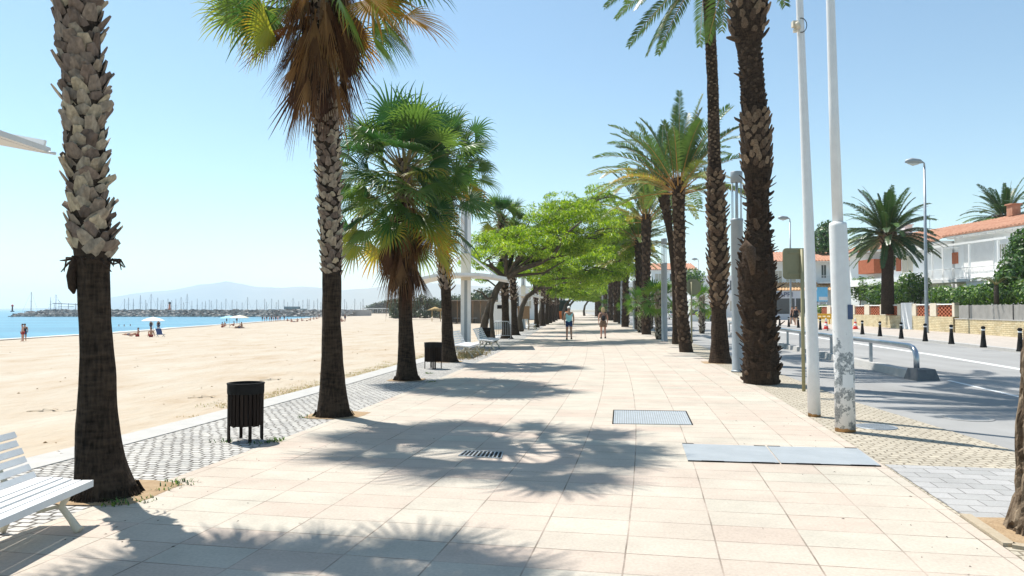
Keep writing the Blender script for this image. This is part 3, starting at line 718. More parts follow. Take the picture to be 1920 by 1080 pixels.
# ================================================================ RIGHT ROW: DATE PALMS
def date_palm(name, Y, rows, bz, label, seed, crown, bp=None, dark_from=None, group='date palms along the road side', boot_ranges=None, stalks=0, amp=.02, extra=None, crownmat='date'):
    pt = profile(Y, rows); base = pt[0][0].copy(); root = empty(name, base, 0, label, 'palm tree', group)
    tm = trunk_mesh(pt, 22, amp, .012, .08 if Y < 30 else .2, .02)
    bm = MB()
    for (za, zb, kw) in (boot_ranges or []):
        seg = [(p, r) for p, r in resample(pt, .15) if za <= p.z <= zb]
        if len(seg) > 1: boots(bm, seg, seed+int(za*10), **kw)
    top = pt[-1][0]; lf, ra = crown; shift(lf, top); shift(ra, top)
    items = [('trunk', tm, M['palm_date']), ('leaf_bases', bm, M['boot_date']), ('crown', lf, M[crownmat]), ('frond_stalks', ra, M['stem_orange'])]
    build_parts(root, base, items); return root
D = dict
# R1 : thick shaggy trunk right beside the lamp column
date_palm('date_palm', 16.2, [(1427, 719, 64), (1427, 690, 68), (1426, 650, 62), (1424, 600, 64), (1420, 550, 70), (1417, 500, 68), (1419, 470, 58), (1421, 430, 42), (1421, 380, 40), (1420, 335, 46), (1419, 320, 54), (1418, 270, 54), (1416, 225, 52), (1411, 170, 44), (1408, 120, 44), (1404, 85, 46), (1402, 55, 66), (1404, 20, 70), (1406, -60, 70), (1408, -130, 66), (1409, -210, 64)], 0,
          'thickest date palm, shaggy black bulging lower trunk with a pale scaly band higher up', 31,
          pin_crown(311, 62, (2.6, 3.4), -15, 40, .42, .022, 1.1, .3, .6, old=2),
          boot_ranges=[(.05, 4.45, D(rows_dz=.11, per=9, L=.10, w_=.09, tilt=38, twist=75, th=.03, rlo=0, rhi=.3, jl=.8)),
                       (4.45, 5.9, D(rows_dz=.11, per=9, L=.17, w_=.15, tilt=20, twist=12, th=.04, rlo=.35, rhi=1.0)),
                       (5.9, 7.5, D(rows_dz=.075, per=12, L=.07, w_=.10, tilt=35, twist=20, th=.03, rlo=0, rhi=.4)),
                       (7.5, 10.5, D(rows_dz=.14, per=8, L=.19, w_=.17, tilt=26, twist=20, th=.05, rlo=.15, rhi=1.0, jl=.5))], amp=.05)
r1 = [o for o in C.objects if o.name == 'date_palm'][0]
for pth, rd, nn_ in (([P(1390, 228, 16.2)+V(.15, 0, -.12), P(1390, 228, 16.2), P(1390, 228, 16.2)+V(-.12, 0, .06), P(1390, 228, 16.2)+V(-.16, 0, .1)], [.05, .04, .03, .01], 6),
                    ([P(1387, 143, 16.1)+V(.15, 0, -.02), P(1387, 143, 16.1)+V(0, 0, .02), P(1387, 143, 16.1)+V(-.13, 0, .07)], [.04, .035, .01], 6),
                    ([P(1373, 72, 16.1)+V(.2, 0, -.05), P(1373, 72, 16.1), P(1373, 72, 16.1)+V(-.13, 0, .02)], [.07, .06, .02], 6),
                    ([P(1406, 470, 15.75)+V(.06, 0, -.5), P(1406, 470, 15.75)+V(.02, -.05, -.22), P(1406, 470, 15.75)+V(-.02, -.07, .02), P(1406, 470, 15.75)+V(-.08, -.04, .12), P(1406, 470, 15.75)+V(-.2, .05, .02)], [.05, .09, .12, .10, .03], 9)):
    mb = MB(); mb.tube(pth, rd, nn_, .4, jit=.12); mb.build('broken_stub', M['boot_date'], r1, off=r1.location)
mb = MB(); seg = [(p, r) for p, r in resample(profile(16.2, [(1427, 719, 64), (1426, 650, 62), (1420, 550, 70), (1419, 470, 58), (1421, 430, 42), (1421, 380, 40), (1420, 335, 46)]), .15)]
boots(mb, seg, 99, .16, 3, .20, .14, 38, 70, .05, 0, .5, jl=.7); boots(mb, seg, 98, .10, 5, .16, .035, 50, 80, .02, 0, .3, jl=.8); tag(mb.build('shaggy_fibres', M['boot_date'], r1, off=r1.location), kind='stuff')
# R2 : tall slim, crown above the frame
date_palm('date_palm', 22.4, [(1351, 682, 46), (1350, 665, 36), (1349, 630, 32), (1348, 580, 28), (1347, 560, 30), (1347, 500, 36), (1345, 430, 34), (1342, 380, 34), (1341, 340, 28), (1339, 290, 24), (1338, 220, 22), (1336, 150, 21), (1333, 90, 21), (1331, 40, 22), (1330, -5, 24), (1328, -85, 27)], 0,
          'tall date palm with a flaky ragged middle trunk, fronds hanging in at the top', 32,
          pin_crown(321, 52, (2.9, 3.7), -42, 44, .40, .024, 1.35, .15, .5, .2, old=2, rmax=.4, prune=.25),
          boot_ranges=[(1.6, 5.8, D(rows_dz=.14, per=8, L=.19, w_=.16, tilt=30, twist=40, th=.04, rlo=.3, rhi=1.0, jl=.5)),
                       (5.8, 12.2, D(rows_dz=.12, per=9, L=.07, w_=.11, tilt=20, twist=20, th=.02, rlo=.35, rhi=.8))])
# R3, R4 : pair with touching crowns
date_palm('date_palm', 28, [(1287, 661, 26), (1285, 645, 24), (1281, 610, 22), (1277, 550, 21), (1275, 480, 20), (1273, 420, 22), (1272, 370, 24), (1272, 335, 26)], 0,
          'date palm with a straight netted trunk, left neighbour of the tall ragged one', 33,
          pin_crown(331, 40, (2.6, 3.8), 8, 44, .42, .024, 1.0, .22, .6, .5, old=.72, epow=1.15),
          boot_ranges=[(.3, 6.6, D(rows_dz=.2, per=9, L=.13, w_=.16, tilt=16, twist=14, th=.035, rlo=.1, rhi=.75))])
date_palm('date_palm', 34.5, [(1269, 646, 18), (1268, 620, 15), (1267, 560, 13), (1264, 500, 13), (1257, 440, 13), (1250, 400, 14), (1244, 370, 20), (1240, 345, 26), (1239, 330, 24)], 0,
          'date palm with a thin bowed trunk that leans left into a swollen neck', 34,
          pin_crown(341, 34, (2.7, 3.8), 0, 40, .42, .026, 1.15, .2, .5, .45, old=.65),
          boot_ranges=[(5.5, 7.9, D(rows_dz=.2, per=8, L=.2, w_=.18, tilt=22, twist=20, th=.05, rlo=0, rhi=.4))])
# R5
date_palm('date_palm', 47.7, [(1212, 627, 18), (1212, 600, 15), (1212, 560, 14), (1212, 500, 14), (1212, 450, 16), (1212, 425, 19), (1212, 402, 16)], 0,
          'date palm behind the short bushy fan palms, crown of stiff yellow-green fronds against the sky', 35,
          pin_crown(351, 36, (2.8, 4.0), 8, 34, .46, .036, .75, .2, .5, .5, old=.6, epow=1.1),
          boot_ranges=[(.3, 7.6, D(rows_dz=.3, per=7, L=.2, w_=.2, tilt=18, twist=14, th=.05, rlo=.1, rhi=.6))])
# R6
dp6 = date_palm('date_palm', 68, [(1172, 612, 14), (1172, 590, 12), (1173, 540, 11), (1174, 500, 12), (1175, 485, 15), (1176, 468, 13)], 0,
          'date palm with yellowing fronds hanging low beside the right edge of the green canopy', 36,
          pin_crown(361, 44, (2.6, 3.8), -14, 26, .5, .045, .9, .2, .5, .4, old=.5),
          boot_ranges=[(.3, 6.9, D(rows_dz=.4, per=6, L=.25, w_=.22, tilt=18, twist=14, th=.05, rlo=.1, rhi=.6))])
# distant members of the right row
FP = ''
k = 0
for (px, py, Yc, s_) in ((1190, 616, 60, 1.05), (1152, 606, 84, 1.15), (1143, 603, 94, 1.1), (1128, 600, 108, 1.3), (1119, 598, 122, 1.2), (1112, 597, 136, 1.2), (1106, 596, 152, 1.15), (1101, 595, 170, 1.1)):
    q = G(px, py); k += 1
    dup(dp6, (CU(Yc, HW(Yc)+.45).x if Yc > 70 else q.x, Yc, 0), k*1.3, 'slim date palm trunk in the road side row, %s beyond the yellowing palm' % ORD[k-1] if k > 1 else 'thin dark date palm between the lamp columns, just before the yellowing palm', s_)
# ================================================================ SHORT FAN PALMS (road side)
def short_palm(px, py, Y, hpx, wpx, label, seed):
    b0 = P(px, py, Y); b0.z = 0; tz = P(px, hpx, Y).z; w_ = wpx/2/F*Y
    root = empty('short_fan_palm', b0, 0, label, 'palm tree', 'short bushy fan palms by the road')
    path = [(V(0, 0, 0), w_), (V(0, 0, tz*.5), w_*.95), (V(0, 0, tz), w_*.8)]
    tm = trunk_mesh([(p+b0, r*.8) for p, r in path], 12, .02, .02, .2); bm = MB(); boots(bm, [(p+b0, r*.8) for p, r in path], seed, .17, 6, .22, .16, 25, 30, .05, .3, 1.0)
    lf, pt = fan_crown(seed, 30, (.5, .8), (.6, .8), -45, 16, rad=.1, zs=.4, brown=.9); t_ = b0+V(0, 0, tz); shift(lf, t_); shift(pt, t_)
    build_parts(root, b0, [('trunk', tm, M['palm_dark']), ('leaf_bases', bm, M['boot']), ('crown', lf, M['fan_fresh']), ('leaf_stalks', pt, M['petiole'])]); return root
sp1 = short_palm(1235, 636, 40, 552, 13, 'short fan palm with a pale scaly trunk, just left of the second lamp column', 61)
short_palm(1201, 620, 52, 562, 12, 'short fan palm with a drooping yellow-green skirt, left of the date palm with stiff fronds', 62)
dup(sp1, (CU(62, HW(62)+1.5).x, 62, 0), 1.2, 'third short fan palm from the camera, further back in the road side row', .95)
dup(sp1, (CU(78, HW(78)+.7).x, 78, 0), 2.2, 'fourth short fan palm from the camera, small between far trunks', .95)
dup(sp1, (CU(118, HW(100)+.2).x, 118, 0), 3.2, 'tiny farthest short fan palm among dark trunks at the end of the road', 1.0)
dup(sp1, (CU(50, HW(50)+3.8).x, 50, 0), .7, 'short fan palm seen between the second lamp column and the bowed date palm', 1.0)

# ================================================================ SPREADING FEATHERY TREES (left side, over the path)
def limb(mb, a, b, r0, r1, sag=.0, n=7, jit=.06, rg=rng):
    a, b = Vector(a), Vector(b); pts = []; off = V(rg.uniform(-1, 1), rg.uniform(-1, 1), rg.uniform(-.4, 1))*jit*(b-a).length
    for i in range(n+1):
        t = i/n; p = a.lerp(b, t)+off*math.sin(t*math.pi)*1.0+V(0, 0, sag*math.sin(t*math.pi))
        p += V(rg.uniform(-1, 1), rg.uniform(-1, 1), rg.uniform(-1, 1))*.035*(0 < i < n)*(b-a).length*.25; pts.append(p)
    mb.tube(pts, [r0+(r1-r0)*(i/n)**.8 for i in range(n+1)], 7, .5, jit=.08); return pts
def spray(mb, c, rad, n, size, rg, *a_, **k_):
    for _ in range(7):
        f = rg.uniform(.38, .66); q = c+V(rg.uniform(-.75, .75)*rad[0], rg.uniform(-.75, .75)*rad[1], rg.uniform(-.7, .75)*rad[2])
        spray0(mb, q, (rad[0]*f*1.1, rad[1]*f*1.1, max(rad[2], rad[0]*.55)*f*rg.uniform(.6, 1.1)), n//7, size, rg, *a_, **k_)
def spray0(mb, c, rad, n, size, rg, flat=.35, lo=.1, hi=.9, up=.5):
    """leaf sprays in a flattened irregular clump; more on the upper shell, with gaps"""
    ph = rg.uniform(0, 50); k = 0; tries = 0
    while k < n and tries < n*6:
        tries += 1
        a = rg.uniform(0, 6.283); s_ = rg.random()**.45; h = rg.uniform(-1, 1)
        lim = math.sqrt(max(0, 1-s_*s_)); x, y = math.cos(a)*s_, math.sin(a)*s_; z = h*lim if rg.random() < .6 else lim*rg.uniform(.25, 1.05)
        p = c+V(x*rad[0], y*rad[1], z*rad[2])
        if mn.noise(V(p.x*1.3+ph, p.y*1.3, p.z*2.2)) < -.06: continue
        k += 1
        yaw = rg.uniform(0, 6.283); el = rg.uniform(-1.1, .35)
        d = V(math.cos(yaw)*math.cos(el), math.sin(yaw)*math.cos(el), math.sin(el)); nrm = (V(rg.uniform(-1.1, 1.1), rg.uniform(-1.1, 1.1), 1)).normalized()
        sdv = d.cross(nrm).normalized(); L_ = size*rg.uniform(.6, 1.35); W_ = L_*.22
        j = mb.add((p-d*L_*.5, p+sdv*W_*.5-V(0, 0, L_*.04), p+d*L_*.5-V(0, 0, L_*.16), p-sdv*W_*.5-V(0, 0, L_*.04)))
        mb.face((j, j+1, j+2, j+3), min(1, max(0, rg.uniform(lo, hi))))
def spread_tree(base, trunkpts, rads, blobs, label, seed, leaf=.19, dens=820, cat='tree', group='spreading feathery trees over the promenade', name='spreading_tree', lm='tipu'):
    """trunkpts: world points; blobs: [(centre, (rx,ry,rz))] world"""
    rg = random.Random(seed); root = empty(name, base, 0, label, cat, group)
    tb, lv = MB(), MB(); tb.tube(trunkpts, rads, 12, .5, jit=.06); fork = Vector(trunkpts[-1]); r0 = rads[-1]
    for c, rad in blobs:
        c = Vector(c); near = min(range(len(trunkpts)), key=lambda i: (Vector(trunkpts[i])-c).length if i >= len(trunkpts)-2 else 1e9)
        src = Vector(trunkpts[near]); vol = rad[0]*rad[1]
        pts = limb(tb, src, c-V(0, 0, rad[2]*.3), r0*.55*min(1, .5+vol*.25), .03, .25, 8, .09, rg)
        for _ in range(5):
            i = rg.randrange(3, len(pts)); q = c+V(rg.uniform(-.8, .8)*rad[0], rg.uniform(-.8, .8)*rad[1], rg.uniform(-.3, .5)*rad[2])
            p2 = limb(tb, pts[i], q, .045, .012, .1, 5, .12, rg)
            for _ in range(2): limb(tb, p2[rg.randrange(2, 5)], q+V(rg.uniform(-.6, .6)*rad[0], rg.uniform(-.6, .6)*rad[1], rg.uniform(-.1, .5)*rad[2]), .018, .006, .05, 3, .12, rg)
        spray(lv, c, rad, int(dens*rad[0]*rad[1]*(1+rad[2])), leaf, rg)
    build_parts(root, Vector(base), [('trunk', tb, M['bark']), ('crown', lv, M[lm])]); return root
# first tree: forked low, leaning right over the path
Y1 = 37.0; b1 = P(919, 641, Y1); b1.z = 0
tp = [b1, P(907, 618, Y1), P(909, 600, Y1), P(920, 570, Y1), P(933, 540, Y1-.2), P(948, 520, Y1-.2)]
bl = []
for px, py, Y, rx, ry, rz in ((905, 488, 36, .9, 1.1, .5), (925, 462, 38, 1.1, 1.2, .5), (960, 440, 36.5, 1.2, 1.3, .5), (985, 470, 35, 1.1, 1.2, .5), (1000, 425, 38, 1.4, 1.4, .5), (1040, 402, 39, 1.4, 1.4, .5),
                              (1075, 385, 40, 1.3, 1.4, .45), (1040, 450, 36, 1.3, 1.3, .5), (1080, 425, 38, 1.4, 1.4, .55), (1115, 395, 41, 1.3, 1.5, .5), (1118, 440, 38, 1.2, 1.3, .55), (1010, 492, 37, 1.0, 1.2, .4),
                              (1140, 372, 42, 1.1, 1.3, .4), (945, 500, 38.5, .9, 1.0, .4), (1070, 470, 37, 1.0, 1.2, .4), (895, 520, 38, .45, .6, .25)):
    bl.append((P(px, py, Y), (rx*1.15, ry*1.15, rz*1.2)))
t1 = spread_tree(b1, tp, [.25, .21, .18, .17, .16, .14], bl, 'nearest spreading tree, its trunk leaning and forked behind the dark litter bin', 71)
for pth, rr in (([(946, 522), (975, 505), (1010, 494), (1038, 478), (1060, 440), (1090, 415)], (.15, .13, .12, .10, .07, .03)), ([(948, 522), (950, 490), (940, 460), (955, 430)], (.10, .08, .05, .02)), ([(950, 520), (985, 515), (1020, 512), (1060, 488)], (.09, .07, .05, .02)), ([(945, 520), (920, 500), (900, 490), (885, 475)], (.09, .06, .04, .015)), ([(1010, 494), (1020, 460), (1015, 430)], (.08, .05, .02))):
    mb = MB(); mb.tube([P(x, y, Y1-.3-.25*i) for i, (x, y) in enumerate(pth)], rr, 9, jit=.1); mb.build('limb', M['bark'], t1, off=b1)
mb = MB(); s0 = P(925, 644, Y1-.3); s0.z = 0
mb.tube([s0, P(923, 620, Y1-.3), P(921, 590, Y1-.3), P(924, 560, Y1-.2), P(935, 538, Y1-.2)], [.14, .11, .10, .09, .08], 9, jit=.08)
mb.build('second_stem', M['bark'], t1, off=b1)
mb = MB(); mb.tube([P(928, 556, 36.9), P(914, 560, 36.5), P(903, 548, 36.3), P(888, 543, 36.2)], [.07, .06, .04, .015], 6, jit=.1); mb.build('dead_limb', M['bark'], t1, off=b1)
# second and third trees
Y2 = 54.0; b2 = P(977, 623, Y2); b2.z = 0
tp = [b2, P(974, 600, Y2), P(979, 575, Y2), P(988, 556, Y2), P(1002, 546, Y2)]
bl = [(P(px, py, Y), r_) for px, py, Y, r_ in ((1165, 475, 62, (1.7, 2, .8)), (1135, 515, 58, (1.8, 2, .8)), (1095, 522, 56, (1.7, 2, .7)), (1168, 515, 66, (1.6, 2, .8)), (1175, 430, 64, (1.5, 2, .8)), (985, 510, 53, (1.5, 1.8, .6)), (1015, 492, 54, (1.9, 2, .7)), (1050, 500, 52, (1.8, 2, .7)), (1085, 488, 55, (2.0, 2.2, .8)), (1120, 478, 57, (1.8, 2.2, .8)), (1055, 470, 57, (2, 2.2, .7)), (1020, 525, 52, (1.3, 1.5, .5)), (1100, 455, 60, (1.9, 2.2, .8)), (1145, 445, 62, (1.8, 2.2, .8)), (1150, 410, 60, (1.7, 2.0, .7)))]
spread_tree(b2, tp, [.24, .2, .18, .17, .15], bl, 'second spreading tree, dark S-shaped trunk arching to the right over the path', 72, .25, 520)
Y3 = 80.0; b3 = P(1015, 605, Y3); b3.z = 0
tp = [b3, P(1013, 590, Y3), P(1018, 570, Y3), P(1030, 556, Y3)]
bl = [(P(px, py, Y), r_) for px, py, Y, r_ in ((1035, 535, 80, (2.2, 2.6, .9)), (1065, 542, 78, (2.3, 2.6, .9)), (1090, 530, 80, (2.4, 2.8, 1.0)), (1060, 522, 84, (2.5, 2.8, 1.0)), (1105, 512, 86, (2.4, 2.8, 1.1)))]
t3 = spread_tree(b3, tp, [.28, .24, .2, .18], bl, 'third spreading tree, bright yellow-green crown low over the far part of the path', 73, .34, 330)
for yy_, uu_ in ((145, -1.8), (185, 1.8)):
    q = CU(yy_, uu_); dup(t3, (q.x, yy_, 0), .15+(yy_-145)*.01, 'remote green tree closing the end of the promenade, %s one behind the farthest spreading tree' % ('nearer' if yy_ < 150 else 'farther'), 1.15)
q = CU(112, -2.5); dup(t3, (q.x, 112, 0), .2, 'farthest spreading tree, its pale green crown closing the view down the path')
# round-topped trunks of the left row further on (fan palms)
p5 = [o for o in C.objects if o.name == 'fan_palm.004'][0]
LP = [(966, 628, 46.5), (1006, 612, 66), (1017, 609, 72), (1024, 607, 78), (1031, 604, 86), (1037, 602, 95), (1042, 600, 106), (1046, 598, 118), (1051, 597, 132), (1056, 595.5, 148)]
for k, (px, py, Y) in enumerate(LP):
    x = P(px, py, Y).x
    dup(p5, (x, Y, 0), k*1.1, 'fan palm in the beach side row, %s beyond the nearest spreading tree' % ORD[k+1], rng.uniform(.85, 1.0), 'distant fan palms of the beach side row')

# ================================================================ RIGHT EDGE TREE (rough trunk)
Y0 = 5.4; pts = [P(1961, 1000, Y0), P(1966, 950, Y0), P(1971, 880, Y0), P(1972, 800, Y0), P(1972, 740, Y0), P(1976, 670, Y0), P(1984, 560, Y0), P(1996, 400, Y0), P(2012, 200, Y0), P(2040, -60, Y0), P(2075, -220, Y0)]
pts[0].z = 0
root = empty('rough_barked_tree', pts[0], 0, 'rough-barked tree trunk cut by the right edge, standing in a square earth pit', 'tree')
mb = MB(); pth = smoothpath(resample(list(zip(pts, [.22, .20, .19, .20, .185, .18, .17, .16, .14, .13, .11])), .035), 3); rings = []; n = 64
for p, r in pth:
    ring = []
    for j in range(n):
        a = 2*math.pi*j/n; wv = mn.noise(V(math.cos(a)*5, math.sin(a)*5, p.z*2.6)); fi = abs(mn.noise(V(math.cos(a)*11, math.sin(a)*11, p.z*4.5+wv)))
        rr = r*(1+.10*wv)+.035*min(1, fi*4)-.02+(.025*max(0, 1-p.z/.25)*(.5+.5*math.sin(a*6)))
        ring.append(p+V(math.cos(a)*rr, math.sin(a)*rr, 0))
    rings.append(mb.add(ring))
for a, b_ in zip(rings, rings[1:]):
    for j in range(n): mb.face((a+j, a+(j+1) % n, b_+(j+1) % n, b_+j), sm=False)
rg = random.Random(5); top = pts[-1]; lv = MB()
for k in range(7):
    c = top+V(rg.uniform(-.4, 3.4), rg.uniform(-2.0, .8), rg.uniform(1.0, 2.0)); limb(mb, top, c, .08, .02, .1, 6, .08, rg); spray(lv, c, (.9, .9, .35), 420, .14, rg)
build_parts(root, pts[0], [('trunk', mb, M['bark_rough']), ('crown', lv, M['tipu'])])

# ================================================================ CANARY PALMS IN THE GARDENS
def canary(px, ybase, ytop, Y, wpx, zb, label, seed, n=70, L=(2.6, 3.6)):
    b0 = P(px, ybase, Y); b0.z = zb; t_ = P(px, ytop, Y); w_ = wpx/2/F*Y
    root = empty('canary_palm', b0, 0, label, 'palm tree', 'thick canary palms in the gardens')
    path = [(b0, w_*1.1), (b0.lerp(t_, .5), w_), (b0.lerp(t_, .86), w_*.98), (b0.lerp(t_, .93), w_*1.2), (t_, w_*1.35)]
    tm = trunk_mesh(path, 20, .03, .015, .2); bm = MB(); seg = [(p, r) for p, r in resample(path, .2) if p.z > b0.lerp(t_, .84).z]; boots(bm, seg, seed, .22, 9, .3, .26, 30, 14, .1, .45, 1.0)
    lf, ra = pin_crown(seed, n, L, -24, 34, .46, .045, 1.05, .3, .6, .2, old=2, top=88, rmax=.75); shift(lf, t_); shift(ra, t_)
    build_parts(root, b0, [('trunk', tm, M['palm_date']), ('leaf_bases', bm, M['boot_date']), ('crown', lf, M['canary']), ('frond_stalks', ra, M['petiole'])]); return root
canary(1664, 562, 434, 60, 21, 1.2, 'thick-trunked canary palm rising from the garden in front of the white house', 81, 110, (3.4, 4.2))
canary(1884, 560, 404, 76, 24, .5, 'canary palm half hidden behind the tiled roof at the far right', 82, 80, (3.4, 4.4))

# ================================================================ SHRUBS, HEDGES, FAR TREES
def leafmass(name, blobs, n, size, label, cat, m='hedge', group=None, seed=1, lo=.05, hi=.95, core=True, trunk=None):
    rg = random.Random(seed); b0 = Vector(blobs[0][0]); b0.z = min(c[2]-r_[2] for c, r_ in blobs); root = empty(name, b0, 0, label, cat, group); mb = MB()
    tot = sum(r_[0]*r_[1]+r_[0]*r_[2]+r_[1]*r_[2] for c, r_ in blobs)
    for c, r_ in blobs:
        c = Vector(c); k = int(n*(r_[0]*r_[1]+r_[0]*r_[2]+r_[1]*r_[2])/tot)
        for _ in range(k):
            a = rg.uniform(0, 6.283); h = rg.uniform(-1, 1); s_ = math.sqrt(1-h*h); f = rg.uniform(.72, 1.04) if rg.random() < .8 else rg.uniform(.3, .8)
            nn = V(math.cos(a)*s_, math.sin(a)*s_, h); p = c+V(nn.x*r_[0], nn.y*r_[1], nn.z*r_[2])*f*(1+.25*mn.noise(V(nn.x*2+c.x, nn.y*2, nn.z*2)))
            if p.z < b0.z: continue
            u_ = (nn+V(rg.uniform(-1, 1), rg.uniform(-1, 1), rg.uniform(-.6, 1))*.8).normalized(); d = perp(u_); e_ = u_.cross(d); an = rg.uniform(0, 6.28); d, e_ = d*math.cos(an)+e_*math.sin(an), e_*math.cos(an)-d*math.sin(an)
            L_ = size*rg.uniform(.6, 1.4); j = mb.add((p-d*L_*.5, p+e_*L_*.28, p+d*L_*.5, p-e_*L_*.28)); mb.face((j, j+1, j+2, j+3), rg.uniform(lo, hi))
    tb = MB()
    for c, r_ in blobs[:6]:
        c = Vector(c); tb.tube([V(blobs[0][0][0], blobs[0][0][1], b0.z+.06), V(c.x, c.y, b0.z+.12)], [(trunk or .06)*.8, (trunk or .06)*.7], 6); tb.tube([V(c.x, c.y, b0.z), V(c.x+.1, c.y, c.z-.2*r_[2]), c+V(.1, .1, r_[2]*.4)], [trunk or .06, (trunk or .06)*.7, .02], 6)
    build_parts(root, b0, [('stems', tb, M['bark']), ('foliage', mb, M[m])]); return root
wx = lambda Y: 26.9+(Y-39)*.168          # line of the garden walls
def wxy(Y, off=0, z=0): return V(wx(Y)+off, Y, z)
# long clipped hedge over the grey fence (right)
bl = [(wxy(y, 1.3, 2.45+.12*math.sin(y*1.7)+.1*math.sin(y*.6)), (.8, .95, .75)) for y in [33+.9*i for i in range(24)]]
leafmass('hedge', bl, 12000, .2, 'long green hedge above the grey panel fence at the right', 'hedge', seed=3)
bl = [(wxy(y, 2.6, 3.2+.4*math.sin(y*2.1)), (.8, 1.0, 1.15+.2*math.sin(y))) for y in (60.6, 62.0, 63.4, 64.6)]
leafmass('shrub', bl, 3000, .24, 'glossy green shrubs right of the canary palm trunk, above the brick lattice wall', 'shrub', seed=4)
bl = [(wxy(y, 2.6, 3.3+.4*math.sin(y*1.9)), (1.0, 1.2, 1.3)) for y in (69, 71.5, 74, 77)]
leafmass('shrub', bl, 3000, .26, 'glossy green shrubs left of the canary palm trunk, beside the thick white pole', 'shrub', seed=5)
leafmass('garden_tree', [(P(1912, 478, 44), (.7, 1.0, .9)), (P(1902, 502, 43.5), (.8, 1.0, .7)), (P(1918, 452, 44), (.6, .8, .7)), (P(1930, 510, 44), (1.1, 1.2, 1.0)), (P(1888, 518, 43), (.6, .7, .4))], 5200, .22, 'dense dark green bush cut by the right edge, in front of the white terrace', 'shrub', seed=6, lo=0, hi=.7)
# little cycas-like plant left of that bush
mb, ra = MB(), MB(); rg = random.Random(9)
for k in range(12):
    a = k*.52; pinnate(mb, V(0, 0, 0), V(math.cos(a)*.8, math.sin(a)*.8, .75), 1.5, rg.uniform(.0, .4), rg, 1.6, 18, .22, .02, ra, .2)
q = P(1868, 535, 43); rt = empty('cycad', q, 0, 'small arching palm-like plant beside the dark bush at the right', 'plant'); mb.build('leaves', M['canary'], rt); ra.build('leaf_stalks', M['petiole'], rt)
tb = MB(); tb.tube([V(0, 0, -1.1), V(0, 0, 0)], [.14, .12], 8); tb.build('stem', M['bark'], rt)
leafmass('garden_tree', [(P(1543, 445, 104), (2.1, 2.2, 1.3)), (P(1536, 462, 103), (1.8, 2.0, 1.1)), (P(1553, 430, 105), (1.5, 1.8, 1.3)), (P(1560, 455, 104), (2, 2, 1.4))], 2600, .45, 'dark pine-like tree behind the tiled roofs, seen between the two white poles', 'tree', 'hedge', seed=7, lo=0, hi=.55, trunk=.25)
leafmass('hedge', [(wxy(y, .8, 1.5), (.7, 1.2, .6)) for y in (84, 86, 88, 90)], 1400, .3, 'low hedge behind the yellow barrier', 'hedge', seed=8)
leafmass('shrub', [(P(1325, 590, 100), (1.6, 1.2, .8)), (P(1337, 588, 100), (1.3, 1, .7)), (P(1317, 592, 100), (1.0, 1, .5))], 700, .3, 'bright green planter shrub beside the parked cars', 'shrub', 'tipu', seed=9)
leafmass('garden_tree', [(P(1300, 520, 130), (2.2, 2, 1.7)), (P(1293, 528, 130), (1.8, 2, 1.5))], 900, .5, 'round green tree behind the octagonal sign back', 'tree', seed=10, trunk=.2)
# trees beyond the beach
FT = [(742, 572, 165, 2.6, 3.0), (757, 566, 172, 3.0, 3.4), (778, 560, 178, 2.8, 3.8), (796, 566, 170, 3.2, 3.4), (816, 562, 176, 3.0, 4.0), (836, 560, 165, 3.0, 3.6), (858, 564, 160, 3.0, 3.6), (880, 552, 150, 3.4, 4.4), (900, 548, 140, 3.0, 4.4), (918, 556, 135, 2.8, 4.0), (934, 560, 130, 2.6, 3.6)]
ft = None
for k, (px, py, Y, rx, rz) in enumerate(FT):
    c = P(px, py, Y); b0 = V(c.x, Y, -.4)
    lab = 'grey-green tree beyond the beach, %s from the left in the far clump' % ORD[k+1]
    if k % 3 == 0 or ft is None:
        rg = random.Random(k); s_ = max(c.z-b0.z, 2)
        bl = [(b0+V(rg.uniform(-1, 1)*rx*.6, rg.uniform(-1, 1)*rx*.6, s_*rg.uniform(.35, 1.15)), (rx*rg.uniform(.4, .65), rx*.55, rz*.32)) for _ in range(7)]+[(b0+V(0, 0, 1.1), (rx*.7, rx*.7, 1.1))]
        bl[0] = (b0+V(0, 0, s_), (rx*.6, rx*.6, rz*.4))
        ft = leafmass('far_tree', bl, 1500, .5, lab, 'tree', 'farleaf', 'trees beyond the beach', 20+k, trunk=.18); fb = b0; base_off = Vector(ft.location)-b0
    else:
        dup(ft, (b0.x+base_off.x, b0.y+base_off.y, ft.location.z), k*1.7, lab, .9+.2*rng.random())
# distant wooded point, one mass
mb = MB(); rg = random.Random(4)
for k in range(1800):
    t = rg.random(); x0 = P(690+60*t, 580, 520).x; h = 4+6*t**.7; p = V(x0+rg.uniform(-2, 2), 520+rg.uniform(-8, 12), -.5+h*rg.random()**.7); L_ = 2.2
    d = V(rg.uniform(-1, 1), rg.uniform(-1, 1), rg.uniform(-.5, .5)).normalized(); e_ = perp(d); j = mb.add((p-d*L_*.5, p+e_*L_*.4, p+d*L_*.5, p-e_*L_*.4)); mb.face((j, j+1, j+2, j+3), rg.uniform(0, .6))
tag(mb.build('far_wood', M['farleaf']), 'low dark wooded point behind the far end of the beach', 'wood', None, 'stuff')
